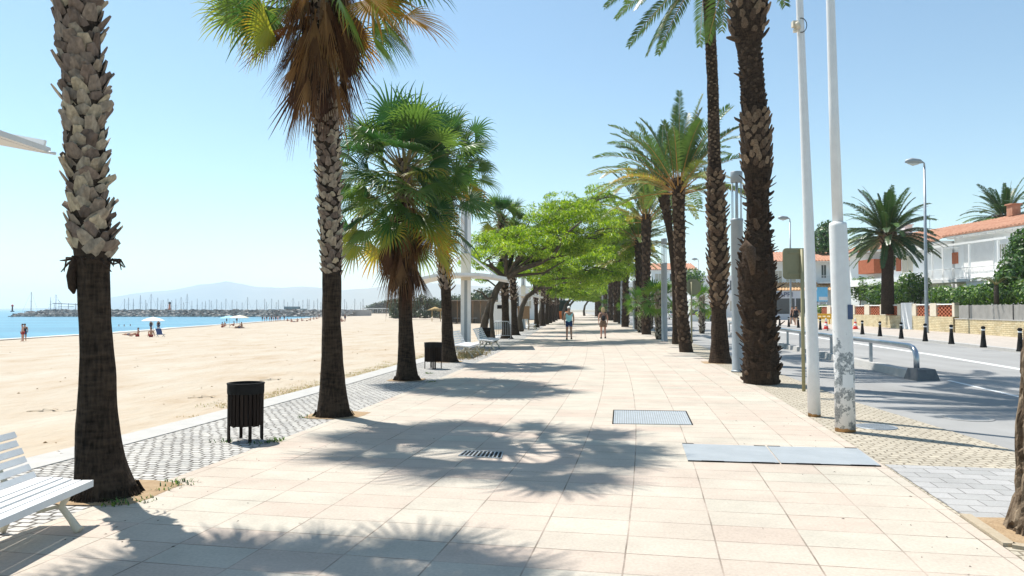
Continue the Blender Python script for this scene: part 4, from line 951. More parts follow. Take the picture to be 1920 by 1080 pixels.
# weeds and dry grass along the kerb foot
mb = MB(); rg = random.Random(12)
def tuft(c, n, h, w_=.006):
    for _ in range(n):
        a = rg.uniform(0, 6.28); l = h*rg.uniform(.4, 1.2); p = c+V(rg.uniform(-.09, .09), rg.uniform(-.09, .09), -.02); d = V(math.cos(a)*.5, math.sin(a)*.5, 1).normalized(); s_ = perp(d)*w_
        j = mb.add((p-s_, p+s_, p+d*l*.6+s_*.6, p+d*l*.6-s_*.6, p+d*l+V(math.cos(a)*l*.3, math.sin(a)*l*.3, -l*.2))); r = rg.random(); mb.face((j, j+1, j+2, j+3), r); mb.face((j+3, j+2, j+4), r)
for _ in range(1500):
    y = 10.5+20*rg.random()**1.4; e = min(.5, .008*y); c = CU(y, -5.5-e-abs(rg.gauss(0, .32)), 0); c.z = sandz(c.x, c.y)
    if mn.noise(V(y*.5, 2, 0)) > -.25: tuft(c, 6, .07)
M['drygrass'] = leafmat('dry_grass', [(0, (.30, .22, .10)), (.6, (.42, .34, .17)), (1, (.25, .27, .09))], .3)
tag(mb.build('dry_grass', M['drygrass']), 'thin dry grass growing on the sand along the beach side kerb', 'grass', None, 'stuff')
mb = MB()
for c, n in ((G(512, 826), 26), (G(495, 829), 10), (G(338, 905), 16), (G(325, 915), 10), (G(805, 700), 14), (G(425, 828), 8), (G(210, 945), 14), (G(255, 938), 10), (G(575, 782), 8), (G(812, 716), 12)):
    for _ in range(3): tuft(c+V(rg.uniform(-.1, .1), rg.uniform(-.06, .06), 0), n, .08, .008)
tag(mb.build('weeds', M['hedge']), 'small green weeds sprouting between the cobbles', 'weeds', None, 'stuff')
# ================================================================ STREET FURNITURE
def rotz(a): return Matrix.Rotation(a, 3, 'Z')
# slatted white bench; local +y along the seat, +x towards the path
def make_bench(L, label):
    r = empty('bench', (0, 0, 0), 0, label, 'bench', 'white slatted benches')
    SH_ = [(.0, .305), (.075, .318), (.15, .318), (.225, .312), (.30, .306), (.375, .306)]
    s = MB()
    for x, z in [(-.02, .298), (-.09, .300), (-.16, .31), (-.23, .318), (-.30, .322), (-.37, .318)]:
        s.box((x, 0, z), (.058, L+rng.uniform(-.02, .02), .026))
    s.box((.018, 0, .285), (.02, L, .05)); s.build('seat', M['white'], r)
    s = MB()
    for i in range(6):
        x, z = -.42-.030*i, .35+.060*i; s.box((x, rng.uniform(-.012, .012), z), (.02, L+rng.uniform(-.03, .03), .047), Matrix.Rotation(R(-28), 3, 'Y'))
    s.build('backrest', M['white'], r)
    for y in (L/2-.28, -L/2+.28):
        f = MB()
        f.tube([(.0, y, .285), (-.02, y, .24), (-.05, y, .18), (.02, y, .09), (.06, y, .03), (.085, y, .012)], [.026, .026, .024, .024, .030, .034], 8)
        f.tube([(-.40, y, .30), (-.36, y, .2), (-.42, y, .10), (-.47, y, .015)], [.026, .022, .022, .032], 8)
        f.tube([(.0, y, .272), (-.2, y, .285), (-.38, y, .29), (-.46, y, .37), (-.60, y, .68)], [.02, .018, .02, .02, .014], 6)
        f.tube([(-.05, y, .19), (-.2, y, .15), (-.38, y, .19)], .014, 6)
        f.build('leg', M['cream'], r)
    return r
bench = make_bench(1.9, 'white slatted bench cut off by the left edge, nearest to the camera')
bench.location = (-3.17, 4.74, 0); bench.rotation_euler = (0, 0, R(1.5))
for y, u, lb in ((25.3, -4.15, 'white slatted bench just beyond the fourth fan palm, in front of the other one'), (29.8, -4.0, 'white slatted bench at the foot of the awning mast, behind the other one'), (60, -4.2, 'small distant white bench beside the S-shaped tree trunk')):
    q = CU(y, u); d = dup(bench, (q.x, q.y, 0), -math.atan(dXc(y)), lb, 1.25)
# litter bin
def make_bin(label):
    r = empty('litter_bin', (0, 0, 0), 0, label, 'litter bin', 'round slatted litter bins')
    s = MB(); n = 26
    for i in range(n):
        a = 2*math.pi*i/n; leg = i in (2, 3, 9, 15, 16, 22); z0 = 0.0 if leg else .20+rng.uniform(-.015, .01); z1 = .60
        s.box((math.cos(a)*.222, math.sin(a)*.222, (z0+z1)/2), (.02, .040, z1-z0), rotz(a))
    s.build('slats', M['binwood'], r)
    s = MB(); n = 40
    for (ra, rb, za, zb) in ((.205, .205, .2, .62), (.24, .24, .57, .685)):
        pass
    s.lathe([(.200, .19), (.205, .2), (.205, .62)], 28); s.build('liner', M['dark'], r)
    s = MB(); pr = [(.238, .575), (.240, .60), (.240, .685), (.246, .69), (.246, .705), (.222, .708), (.215, .70), (.213, .60)]
    rings = [s.add([(q*math.cos(2*math.pi*j/36), q*math.sin(2*math.pi*j/36), z) for j in range(36)]) for q, z in pr]
    for a, b_ in zip(rings, rings[1:]):
        for j in range(36): s.face((a+j, a+(j+1) % 36, b_+(j+1) % 36, b_+j), sm=False)
    s.build('rim', M['dark'], r); return r
bin1 = make_bin('round dark slatted litter bin standing on the cobbles, nearest to the camera'); q = G(460, 826); bin1.location = q; bin1.scale = (.9, .9, 1)
q = G(812, 691); dup(bin1, q, 1.2, 'round dark slatted litter bin between the third and fourth fan palms')
q = G(909, 646); dup(bin1, q, 2.2, 'dark litter bin tucked behind the leaning trunk of the nearest spreading tree', 1.08)
q = G(938, 615); 
# lamp columns: grey cylinder, open glass-rod lantern, cap
def lamp_column(p, label):
    r = empty('lamp_column', p, 0, label, 'street lamp', 'grey cylindrical lamp columns on the road side')
    s = MB(); s.lathe([(.175, 0), (.175, .03), (.165, .035), (.150, .06), (.148, 3.85), (.16, 3.86), (.16, 3.93), (.06, 3.94)], 24); s.box((0, -.15, .9), (.12, .012, .3)); s.build('column', M['lamp_grey'], r)
    s = MB()
    for i in range(6): a = i*math.pi/3; s.tube([(math.cos(a)*.125, math.sin(a)*.125, 3.9), (math.cos(a)*.125, math.sin(a)*.125, 4.92)], .010, 6)
    s.tube([(0, 0, 3.9), (0, 0, 4.92)], .018, 8)
    s.build('lantern_rods', M['steel'], r)
    s = MB(); s.lathe([(.1, 4.88), (.15, 4.885), (.15, 5.14), (.14, 5.155), (.02, 5.16)], 24); s.build('cap', M['lamp_grey'], r); return r
lc = lamp_column(G(1384, 697), 'nearest grey lamp column, standing left of the thickest date palm')
for k, (px, py, Y) in enumerate([(1246, 640, 0), (1190, 617, 0), (1166, 609, 0)]):
    q = G(px, py); dup(lc, q, .3*k, 'grey lamp column, %s from the camera in the road side row' % ORD[k+2])
for k, Y in enumerate((108, 130)): dup(lc, (CU(Y, HW(Y)+.2).x, Y, 0), 0, 'grey lamp column, %s from the camera in the road side row' % ORD[k+5])
# two white flag poles
def pm_(name, seed, grey):      # white paint, flaked to grey metal
    m, t, b, o = _mat(name); b.inputs['Roughness'].default_value = .5
    tc = N(t, 'ShaderNodeTexCoord'); n1 = N(t, 'ShaderNodeTexNoise', i_Scale=7.0, i_Detail=8.0, i_Roughness=.7); t.links.new(tc.outputs['Object'], n1.inputs['Vector'])
    sx = N(t, 'ShaderNodeSeparateXYZ'); t.links.new(tc.outputs['Object'], sx.inputs[0])
    g = N(t, 'ShaderNodeMapRange', i_1=grey[0], i_2=grey[1], i_3=.50, i_4=.80); t.links.new(sx.outputs[2], g.inputs[0])
    gt = N(t, 'ShaderNodeMath', operation='GREATER_THAN'); t.links.new(n1.outputs[0], gt.inputs[0]); t.links.new(g.outputs[0], gt.inputs[1])
    n2 = N(t, 'ShaderNodeTexNoise', i_Scale=40.0, i_Detail=4.0); t.links.new(tc.outputs['Object'], n2.inputs['Vector']); r2 = ramp(t, [(.4, (.20, .22, .23)), (.6, (.38, .40, .41))]); t.links.new(n2.outputs[0], r2.inputs[0])
    r1_ = ramp(t, [(.3, (.70, .69, .68)), (.7, (.78, .78, .77))]); t.links.new(n1.outputs[0], r1_.inputs[0])
    mx = N(t, 'ShaderNodeMix', data_type='RGBA'); t.links.new(gt.outputs[0], mx.inputs[0]); t.links.new(r1_.outputs[0], mx.inputs[6]); t.links.new(r2.outputs[0], mx.inputs[7])
    ru = N(t, 'ShaderNodeMath', operation='MULTIPLY_ADD'); t.links.new(n1.outputs[0], ru.inputs[0]); ru.inputs[1].default_value = .12; t.links.new(sx.outputs[2], ru.inputs[2])
    lt = N(t, 'ShaderNodeMath', operation='LESS_THAN'); t.links.new(ru.outputs[0], lt.inputs[0]); lt.inputs[1].default_value = .10
    mx2 = N(t, 'ShaderNodeMix', data_type='RGBA'); t.links.new(lt.outputs[0], mx2.inputs[0]); t.links.new(mx.outputs[2], mx2.inputs[6]); mx2.inputs[7].default_value = (.45, .25, .10, 1)
    t.links.new(mx2.outputs[2], b.inputs['Base Color']); return m
M['flaked'] = pm_('flaked_white_paint', 1, (1.0, 2.0)); M['whitepole'] = pm_('white_pole_paint', 2, (-1.6, .6))
b0 = G(1585, 808); r = empty('white_pole', b0, 0, 'thick-based white pole with flaked paint and rust at its foot, right of the slim one', 'pole')
def Lp(px, py, Y): return P(px, py, Y)-b0
yy = b0.y; s = MB(); s.tube([V(0, 0, 0), Lp(1583, 700, yy), Lp(1577, 560, yy), Lp(1571, 424, yy), Lp(1571, 418, yy), Lp(1571, 416, yy)], [.128, .125, .121, .111, .105, .06], 28); s.build('base_tube', M['flaked'], r)
s = MB(); s.tube([Lp(1571, 420, yy), Lp(1563, 200, yy), Lp(1557, 0, yy), Lp(1549, -260, yy), Lp(1540, -560, yy)], [.068, .062, .055, .045, .032], 18); s.build('upper_tube', M['white'], r)
s = MB(); c = Lp(1582, 580, yy); 
def curved(mb, zc, hh, a0, a1, rad, cx=0, cy=0, th=.004):
    n = 8
    for i in range(n):
        aa, ab = a0+(a1-a0)*i/n, a0+(a1-a0)*(i+1)/n
        p = [V(cx+rad*math.cos(a), cy+rad*math.sin(a), z) for a, z in ((aa, zc-hh/2), (ab, zc-hh/2), (ab, zc+hh/2), (aa, zc+hh/2))]
        mb.quad(*p)
q = Lp(1581, 585, yy); s = MB(); curved(s, q.z, .19, R(-88), R(-42), .1245, q.x, q.y); s.build('torn_sticker', M['blue'], r)
q = Lp(1584, 713, yy); s = MB(); curved(s, q.z, .17, R(-125), R(-60), .1285, q.x-.002, q.y); s.build('door_plate', M['white'], r)
b0 = G(1527, 780); yy = b0.y; r = empty('white_pole', b0, 0, 'slim plain white pole with a small round fitting and looped cable near the top', 'pole')
s = MB(); s.tube([V(0, 0, 0), Lp(1524, 680, yy), Lp(1516, 420, yy), Lp(1507, 200, yy), Lp(1499, 0, yy), Lp(1490, -240, yy), Lp(1482, -480, yy)], [.091, .089, .077, .063, .052, .043, .034], 22); s.build('tube', M['whitepole'], r)
q = Lp(1497, 50, yy); s = MB(); s.tube([q+V(-.07, -.07, -.02), q+V(-.02, -.08, 0)], [.05, .06], 12); s.box(q+V(-.075, -.04, .02), (.07, .08, .09)); s.box(q+V(-.06, -.03, -.07), (.05, .06, .05)); s.build('fitting', M['cream'], r)
s = MB(); s.tube([q+V(.02+.085*math.cos(a), -.06, .11*math.sin(a)) for a in [R(-100+20*i) for i in range(11)]], .006, 5); s.build('cable', M['dark'], r)
# sign seen from behind
b0 = G(1507, 733); yy = b0.y; r = empty('sign', b0, 0, 'olive back of a rounded rectangular sign on a khaki post beside the slim white pole', 'road sign')
s = MB(); s.tube([V(0, 0, 0), Lp(1505, 600, yy), Lp(1504, 467, yy)], [.034, .034, .034], 12); s.build('post', M['olivepole'], r)
def rrect(mb, cx, cz, w_, h_, rad, y, th):
    pts = []
    for (sx, sz, a0) in ((1, 1, 0), (-1, 1, 90), (-1, -1, 180), (1, -1, 270)):
        for k in range(5): a = R(a0+k*22.5); pts.append((cx+sx*(w_/2-rad)+rad*math.cos(a), cz+sz*(h_/2-rad)+rad*math.sin(a)))
    i = mb.add([(x, y, z) for x, z in pts]); j = mb.add([(x, y+th, z) for x, z in pts]); n = len(pts)
    mb.face([i+k for k in range(n)]); mb.face([j+k for k in reversed(range(n))])
    for k in range(n): mb.face((i+k, j+k, j+(k+1) % n, i+(k+1) % n))
c = Lp(1499, 494, yy); s = MB(); rrect(s, c.x, c.z, .60, .60, .07, .045, .012); rrect(s, c.x, c.z, .615, .615, .075, .062, .006); s.box((c.x, .036, c.z+.22), (.42, .02, .035)); s.box((c.x, .036, c.z-.20), (.42, .02, .035)); s.build('sign_plate', M['olive'], r)
b0 = G(1297, 641); yy = b0.y; r = empty('sign', b0, 0, 'back of an octagonal sign on a thin pale post beside the netted date palm', 'road sign')
s = MB(); s.tube([V(0, 0, 0), V(0, 0, 2.95)], .04, 8); s.build('post', M['olivepole'], r)
s = MB(); c = Lp(1300, 538, yy); pts = [(c.x+.42*math.cos(R(22.5+45*k)), c.z+.42*math.sin(R(22.5+45*k))) for k in range(8)]; i = s.add([(x, .05, z) for x, z in pts]); j = s.add([(x, .065, z) for x, z in pts]); s.face([i+k for k in range(8)]); s.face([j+k for k in reversed(range(8))])
for k in range(8): s.face((i+k, j+k, j+(k+1) % 8, i+(k+1) % 8))
s.build('sign_plate', M['olive'], r)
# guard rail on the median
mx_ = lambda Y: 9.35+(Y-17.3)*.15
r = empty('guard_rail', (mx_(17.3), 17.3, 0), 0, 'long low steel tube guard rail with a bent-down end, between the two carriageways', 'guard rail'); ro = r.location
s = MB(); pth = [V(mx_(17.3), 17.3, .12), V(mx_(17.3), 17.3, .50), V(mx_(17.35), 17.36, .62), V(mx_(17.5), 17.5, .70), V(mx_(17.75), 17.75, .735)]+[V(mx_(y), y, .74) for y in (20, 24, 28, 33, 40, 48)]
s.tube(pth, .062, 14); s.build('rail', M['steel_rail'], r, off=ro)
for y in (20.5, 22.4, 24.4, 26.5, 28.7, 30.9, 33.1, 36, 39, 42, 45, 48):
    s = MB(); s.box((mx_(y), y, .43), (.07, .09, .6), rotz(-.15)); s.build('post', M['steel'], r, off=ro)
mb = MB(); ys = [17.45, 20, 22.5, 24.6]
def mk(mb, ya, yb, h=.17, wd=.16, z0=-.03):
    a, b_ = mx_(ya), mx_(yb); mb.hexa([V(a-wd, ya, z0), V(a+wd, ya, z0), V(b_+wd, yb, z0), V(b_-wd, yb, z0), V(a-wd*.8, ya, h), V(a+wd*.8, ya, h), V(b_+wd*.8, yb, h), V(b_-wd*.8, yb, h)])
mk(mb, 17.5, 24.7); tag(mb.build('median_kerb', M['kerb']), 'pale continuous concrete kerb carrying the near end of the guard rail', 'kerb')
mb = MB(); a = mx_(17.2); mb.hexa([V(a-.22, 16.85, -.02), V(a+.36, 16.95, -.02), V(a+.36, 17.55, -.02), V(a-.2, 17.48, -.02), V(a-.16, 16.92, .24), V(a+.28, 17.0, .24), V(a+.28, 17.45, .24), V(a-.14, 17.4, .24)])
tag(mb.build('concrete_block', mat('block_grey', (.10, .11, .12), (.15, .16, .17), 6, .85)), 'dark chamfered block at the bent-down end of the guard rail', 'block')
k = 0; y = 25.2; blk = None
while y < 47:
    mb = MB(); k += 1; x = mx_(y); lab = 'short kerb block under the guard rail, %s in the broken row' % ORD[min(k, 20)]
    if blk is None:
        mb.hexa([V(-.15, 0, 0), V(.15, 0, 0), V(.15+.12, .75, 0), V(-.15+.12, .75, 0), V(-.12, .04, .17), V(.12, .04, .17), V(.12+.11, .71, .17), V(-.12+.11, .71, .17)]); blk = mb.build('kerb_block', M['kerb'], loc=(x, y, -.014)); tag(blk, lab, 'kerb block', 'kerb blocks below the guard rail')
    else:
        c = blk.copy(); C.objects.link(c); c.location = (x, y, -.014); c['label'] = lab
    y += 1.15
# bollards
def bollard(p, label):
    r = empty('bollard', p, 0, label, 'bollard', 'black bollards along the far kerb')
    s = MB(); s.lathe([(.125, 0), (.125, .04), (.112, .06), (.075, .42), (.062, .66)], 18); s.lathe([(.062, .72), (.062, .745), (.078, .75), (.078, .80), (.05, .83), (.01, .84)], 18); s.build('body', M['dark'], r)
    s = MB(); s.lathe([(.066, .66), (.066, .72)], 18); s.build('ring', M['white'], r); return r
BP = [(1913, 659), (1844, 651.5), (1784, 645), (1735, 640), (1690, 635), (1650, 630.5), (1617, 627), (1538, 618.5), (1497, 614.6), (1479, 613), (1462, 611), (1347, 604), (1333, 602.5)]
bo = None
for k, (px, py) in enumerate(BP):
    q = G(px, py, KH); lb = 'black bollard with a white ring, %s from the right along the far kerb' % ORD[k+1]
    if bo is None: bo = bollard(q, lb)
    else: dup(bo, q, 0, lb)
# traffic cones, yellow barrier, fan barrier
def cone(p, label):
    r = empty('traffic_cone', p, 0, label, 'traffic cone', 'traffic cones on the far pavement')
    s = MB(); s.box((0, 0, .02), (.42, .42, .04)); s.lathe([(.17, .04), (.14, .22)], 16); s.lathe([(.105, .42), (.075, .56)], 16); s.build('body', M['red'], r)
    s = MB(); s.lathe([(.141, .22), (.106, .42)], 16); s.lathe([(.076, .56), (.04, .82), (.03, .83)], 16); s.build('band', M['white'], r); return r
cn = cone(G(1549, 617, KH), 'red and white traffic cone seen between the two white poles'); dup(cn, G(1604, 617, KH), 0, 'red and white traffic cone just right of the thick white pole')
def barrier(p, m, label, cat='barrier', rz=0, w_=1.6, h=1.0):
    r = empty('barrier', p, rz, label, cat); s = MB()
    s.tube([(-w_/2, 0, 0), (-w_/2, 0, h*.8), (-w_/2+.15, 0, h), (w_/2-.15, 0, h), (w_/2, 0, h*.8), (w_/2, 0, 0)], .025, 6); s.tube([(-w_/2, 0, .2), (w_/2, 0, .2)], .02, 6); s.build('frame', m, r)
    for k in range(9):
        x = -w_/2+w_*(k+1)/10; s = MB(); s.tube([(x, 0, .2), (x, 0, h)], .012, 5); s.build('bar', m, r)
    for x in (-w_/2+.1, w_/2-.1): s = MB(); s.box((x, 0, .02), (.06, .5, .03)); s.build('foot', m, r)
    return r
q = P(1541, 604, 76); q.z = KH
r = empty('plastic_barrier', q, 0, 'yellow plastic roadworks barrier behind the slim white pole', 'barrier'); s = MB()
for z in (.95, .60): s.box((0, 0, z), (1.9, .06, .2))
for x in (-.9, -.45, 0, .45, .9): s.box((x, 0, .78), (.12, .06, .16))
s.build('panel', M['yellow'], r)
for x in (-.75, .75): s = MB(); s.box((x, 0, .25), (.1, .07, .5)); s.box((x, 0, .02), (.12, .5, .05)); s.build('foot', M['yellow'], r)
barrier(G(941, 636), M['steel'], 'grey crowd barrier with vertical bars beside the paired palm trunks', w_=.95, h=.95)
# street lamps over the road
def street_lamp(p, H, label, arm=.9):
    r = empty('street_lamp', p, 0, label, 'street lamp', 'tall street lamps along the far pavement')
    s = MB(); s.lathe([(.14, 0), (.13, .05), (.115, .1), (.10, H*.45), (.065, H-.3)], 14); s.tube([(0, 0, H-.4), (0, 0, H-.08), (-.08, 0, H), (-.25, 0, H+.02)], [.062, .05, .045, .04], 10); s.build('pole', M['steel'], r)
    s = MB(); s.tube([(-.1, 0, H-.02), (-.3, 0, H+.05), (-.8, 0, H+.09), (-1.15, 0, H+.04), (-1.22, 0, H-.02)], [.06, .15, .19, .12, .04], 12); s.build('lamp_head', M['lamp_grey'], r)
    s = MB(); s.tube([(-.35, 0, H-.08), (-.7, 0, H-.12), (-1.05, 0, H-.07)], [.06, .12, .05], 10); s.build('lens', M['lampglass'], r); return r
q = P(1738, 626, 47.5); q.z = KH; sl_ = street_lamp(q, 10.9, 'tall street lamp in front of the white houses at the right')
q = P(1483, 600, 77); q.z = KH; dup(sl_, q, 0, 'tall street lamp left of the olive sign back, in front of the restaurant')
q = P(1310, 590, 132); q.z = KH; dup(sl_, q, 0, 'distant street lamp seen between the netted and the ragged date palms', .95)
# awnings : mast, two fabric wings, struts
def awning(p, rz, label):
    r = empty('awning', p, rz, label, 'awning', 'white awnings on masts along the beach side')
    s = MB()
    for x in (-.14, .14): s.box((x, 0, 3.2), (.15, .10, 6.4))
    s.build('mast', M['white'], r); s = MB(); s.box((0, .0, 3.1), (.13, .05, 6.2)); s.build('mast_recess_shade', M['lamp_grey'], r)  # grey strip between the two flats carries the recess shade in its colour
    s = MB(); s.box((0, -.02, 3.42), (.40, .22, 1.15)); s.build('junction_box', M['cream'], r)
    for sg in (-1, 1):
        s = MB(); prof_ = [(.0, 2.98), (.5, 2.98), (1.1, 2.93), (1.75, 2.80), (2.05, 2.70)] if sg < 0 else [(.0, 2.98), (.6, 2.97), (1.2, 2.90), (1.75, 2.80)]
        for (xa, za), (xb, zb) in zip(prof_, prof_[1:]):
            s.hexa([V(*q_) for q_ in ((sg*xa, -1.5, za-.0), (sg*xb, -1.5, zb), (sg*xb, 1.5, zb), (sg*xa, 1.5, za), (sg*xa, -1.5, za+.035), (sg*xb, -1.5, zb+.035), (sg*xb, 1.5, zb+.035), (sg*xa, 1.5, za+.035))] if sg > 0 else [V(*q_) for q_ in ((sg*xb, -1.5, zb), (sg*xa, -1.5, za), (sg*xa, 1.5, za), (sg*xb, 1.5, zb), (sg*xb, -1.5, zb+.035), (sg*xa, -1.5, za+.035), (sg*xa, 1.5, za+.035), (sg*xb, 1.5, zb+.035))])
        s.build('canvas_wing', M['canvas'], r)
        s = MB()
        for y in (-1.52, 1.52):
            for (xa, za), (xb, zb) in zip(prof_, prof_[1:]):
                d = V(sg*(xb-xa), 0, zb-za); s.box((sg*(xa+xb)/2, y, (za+zb)/2+.06), (d.length+.01, .03, .12), Matrix.Rotation(math.atan2(-(zb-za)*sg, (xb-xa)), 3, 'Y'))
        xe, ze = prof_[-1]; s.box((sg*(xe+.02), 0, ze+.03), (.05, 3.1, .05)); s.tube([(sg*xe, 1.5, ze+.01), (sg*(xe+.12), 1.5, ze-.01)], .015, 6)
        s.build('edge_frame', M['steel'] if False else M['white'], r)
        s = MB(); s.tube([(sg*.1, 0, 3.98), (sg*1.35, -1.3, 2.98)], .028, 8); s.tube([(sg*.1, 0, 3.98), (sg*1.35, 1.3, 2.98)], .028, 8); s.build('strut', M['white'], r)
    return r
q = G(871, 652); aw = awning(V(q.x, 32, 0), 0, 'white awning with a tall double mast behind the fourth fan palm')
dup(aw, (-7.27, 6.42, 0), 0, 'white awning wing reaching in at the left edge, above the bench', 1.19)
q = CU(62, -5.3); dup(aw, (q.x, 62, 0), 0, 'small distant white awning under the second spreading tree', .9)
q = CU(88, -5.0); dup(aw, (q.x, 88, 0), 0, 'tiny farthest white awning above the far trunks of the beach side row', .9)
# covers in the paving
def quadbox(name, pts, z0, z1, m, label, cat, group=None, parent=None):
    mb = MB(); mb.hexa([V(x, y, z0) for x, y in pts]+[V(x, y, z1) for x, y in pts]); o = mb.build(name, m, parent); return tag(o, label, cat, group) if label else o
def gp4(pl): return [tuple(G(x, y)[:2]) for x, y in pl]
pl = gp4([(1149, 795), (1298, 797), (1286, 772), (1151, 770)]); A, B, Cc, Dd = [Vector(p) for p in pl]
r = empty('floor_grate', (0, 0, 0), 0, 'large ribbed steel grate let into the middle of the promenade', 'grate'); r.location = (A.x, A.y, 0); off = r.location
mb = MB(); mb.hexa([V(*p, -.001) for p in (A, B, Cc, Dd)]+[V(*p, .0025) for p in (A, B, Cc, Dd)]); mb.build('pit', M['asphalt'], r, off=off)
s = MB()
for k in range(34):
    t0, t1 = (k+.1)/34, (k+.86)/34; s.hexa([V(*q_, .0026) for q_ in (A.lerp(B, t0), A.lerp(B, t1), Dd.lerp(Cc, t1), Dd.lerp(Cc, t0))]+[V(*q_, .011) for q_ in (A.lerp(B, t0), A.lerp(B, t1), Dd.lerp(Cc, t1), Dd.lerp(Cc, t0))])
s.build('bars', mat('grate_zinc', (.36, .40, .43), (.46, .50, .53), 8, .5, metal=.2), r, off=off)
def edgebar(mb, a, b_, w_, z0, z1):
    a, b_ = Vector(a), Vector(b_); d = b_-a; mb.box(((a.x+b_.x)/2, (a.y+b_.y)/2, (z0+z1)/2), (d.length, w_, z1-z0), rotz(math.atan2(d.y, d.x)))
s = MB(); edgebar(s, Dd, Cc, .035, .0, .013); edgebar(s, A, Dd, .02, 0, .012); edgebar(s, B, Cc, .02, 0, .012); s.build('frame', M['dark'], r, off=off)
for k, (pl, lb) in enumerate((([(1290, 865), (1462, 870), (1436, 838), (1279, 833)], 'left one of two smooth grey steel access plates in the promenade'), ([(1465, 870), (1652, 875), (1608, 842), (1439, 838)], 'right one of two smooth grey steel access plates, reaching the cobbles'))):
    p4 = [Vector(p) for p in gp4(pl)]; r = empty('access_plate', (p4[0].x, p4[0].y, 0), 0, lb, 'access cover', 'steel access plates'); s = MB(); s.hexa([V(*p, -.01) for p in p4]+[V(*p, .010) for p in p4]); s.build('plate', mat('plate_steel', (.34, .37, .39), (.42, .45, .47), 2.5, .55, metal=.25), r, off=r.location)
    for ta, tb_, e_ in ((.0, .14, 1), (.86, .99, 1), (.15, .4, 0), (.7, .95, 0)):
        s = MB(); a, b_ = (p4[3], p4[2]) if e_ else (p4[0], p4[1]); edgebar(s, a.lerp(b_, ta), a.lerp(b_, tb_), .02, .004, .014); s.build('hinge', M['dark'], r, off=r.location)
    s = MB(); edgebar(s, p4[0], p4[1], .012, .0, .012); s.build('seam', M['dark'], r, off=r.location)
A, B, Cc, Dd = [Vector(p) for p in gp4([(860, 855), (939, 860), (943, 848), (872, 846)])]
r = empty('drain_grille', (A.x, A.y, 0), 0, 'small slotted drain grille in the shaded part of the promenade', 'drain'); s = MB(); s.hexa([V(*p, -.001) for p in (A, B, Cc, Dd)]+[V(*p, .0028) for p in (A, B, Cc, Dd)]); s.build('slots', M['black'], r, off=r.location)
s = MB()
for k in range(11):
    t0, t1 = k/10-.014, k/10+.018; s.hexa([V(*q_, .0028) for q_ in (A.lerp(B, t0), A.lerp(B, t1), Dd.lerp(Cc, t1), Dd.lerp(Cc, t0))]+[V(*q_, .008) for q_ in (A.lerp(B, t0), A.lerp(B, t1), Dd.lerp(Cc, t1), Dd.lerp(Cc, t0))])
edgebar(s, A, B, .015, 0, .009); edgebar(s, Dd, Cc, .015, 0, .009); s.build('bars', M['lamp_grey'], r, off=r.location)
def manhole(q, rad, label, m):
    r = empty('manhole_cover', q, 0, label, 'manhole cover', 'round manhole covers'); s = MB(); s.lathe([(rad, -.01), (rad, .004), (rad-.01, .006)], 36); s.build('cover', m, r)
    s = MB()
    for i in range(-5, 6):
        for j in range(-5, 6):
            x, y = i*rad/5.6, j*rad/5.6
            if x*x+y*y < (rad*.88)**2: s.box((x, y, .008), (rad*.1, rad*.1, .006), rotz(R(45)))
    s.build('studs', M['lamp_grey'], r)
manhole(G(1642, 800), .27, 'round studded manhole cover in the cobbles right of the thick white pole', M['steel'])
manhole(V(6.75, 11.1, -.010), .34, 'faint round manhole cover in the asphalt near the tree shadows', M['asphalt'])
# low debris of dry twigs under the far benches
mb = MB(); rg = random.Random(8)
for _ in range(520):
    y = rg.uniform(23.2, 27.5); q = CU(y, -4.35+rg.gauss(0, .28)); a = rg.uniform(0, 6.28); l = rg.uniform(.08, .3); mb.tube([q, q+V(math.cos(a)*l*.6, math.sin(a)*l*.6, rg.uniform(.02, .22))], [.008, .004], 3, rg.random(), False, False)
tag(mb.build('dry_brush', M['drygrass']), 'dry brown twigs and weeds under the far white benches', 'brush', None, 'stuff')
# ================================================================ BUILDINGS AND WALLS
r = empty('garden_wall', wxy(48.4, 0, 0), 0, 'yellow stone garden wall with grey panel fence on top, right of the lamp post', 'wall'); ro = r.location
M['wallstone'] = brickmat('yellow_stone', (.60, .49, .29), (.70, .61, .40), (.34, .26, .15), .42, .11, .012, offset=.5, dist=.03, bump=1, stain=.25)
def wallbox(mb, ya, yb, z0, z1, t0=0, t1=.3):
    a = wxy(ya, t0, z0); b_ = wxy(yb, t0, z0); c = wxy(yb, t1, z0); d = wxy(ya, t1, z0)
    i = mb.add([d, a, b_, c]+[V(q.x, q.y, z1) for q in (d, a, b_, c)])
    for q in ((3, 2, 1, 0), (4, 5, 6, 7), (0, 1, 5, 4), (1, 2, 6, 5), (2, 3, 7, 6), (3, 0, 4, 7)):
        for k in q: pass
        mb.face([i+k for k in q])
    for k in range(8):
        v = mb.v[i+k]; mb.uv[i+k] = (v[1]+(v[0]-wx(v[1])), v[2])
mb = MB(); wallbox(mb, 30, 47.9, 0, .98); mb.build('stone_base', M['wallstone'], r, off=ro)
mb = MB(); wallbox(mb, 30, 47.9, .981, 1.03, -.03, .33); mb.build('coping', M['kerb'], r, off=ro)
mb = MB()
y = 30.0
while y < 47.5:
    a = .02 if int(y*10) % 2 else .035
    wallbox(mb, y, y+.10, 1.03, 1.86+.015*math.sin(y*9), .10, .10+a); y += .135
mb.build('panel_fence', M['greypanel'], r, off=ro)
mb = MB()
for y in (40.6, 46.0, 34.5): wallbox(mb, y, y+.08, 1.03, 1.9, .08, .2)
mb.build('fence_posts', M['dark'], r, off=ro)
r = empty('garden_wall', wxy(60, 0, 0), 0, 'yellow stone garden wall with red brick lattice panels between pale pillars', 'wall'); ro = r.location
mb = MB(); wallbox(mb, 48.2, 55.4, 0, 1.12); wallbox(mb, 57.9, 84, 0, 1.12); mb.build('stone_base', M['wallstone'], r, off=ro)
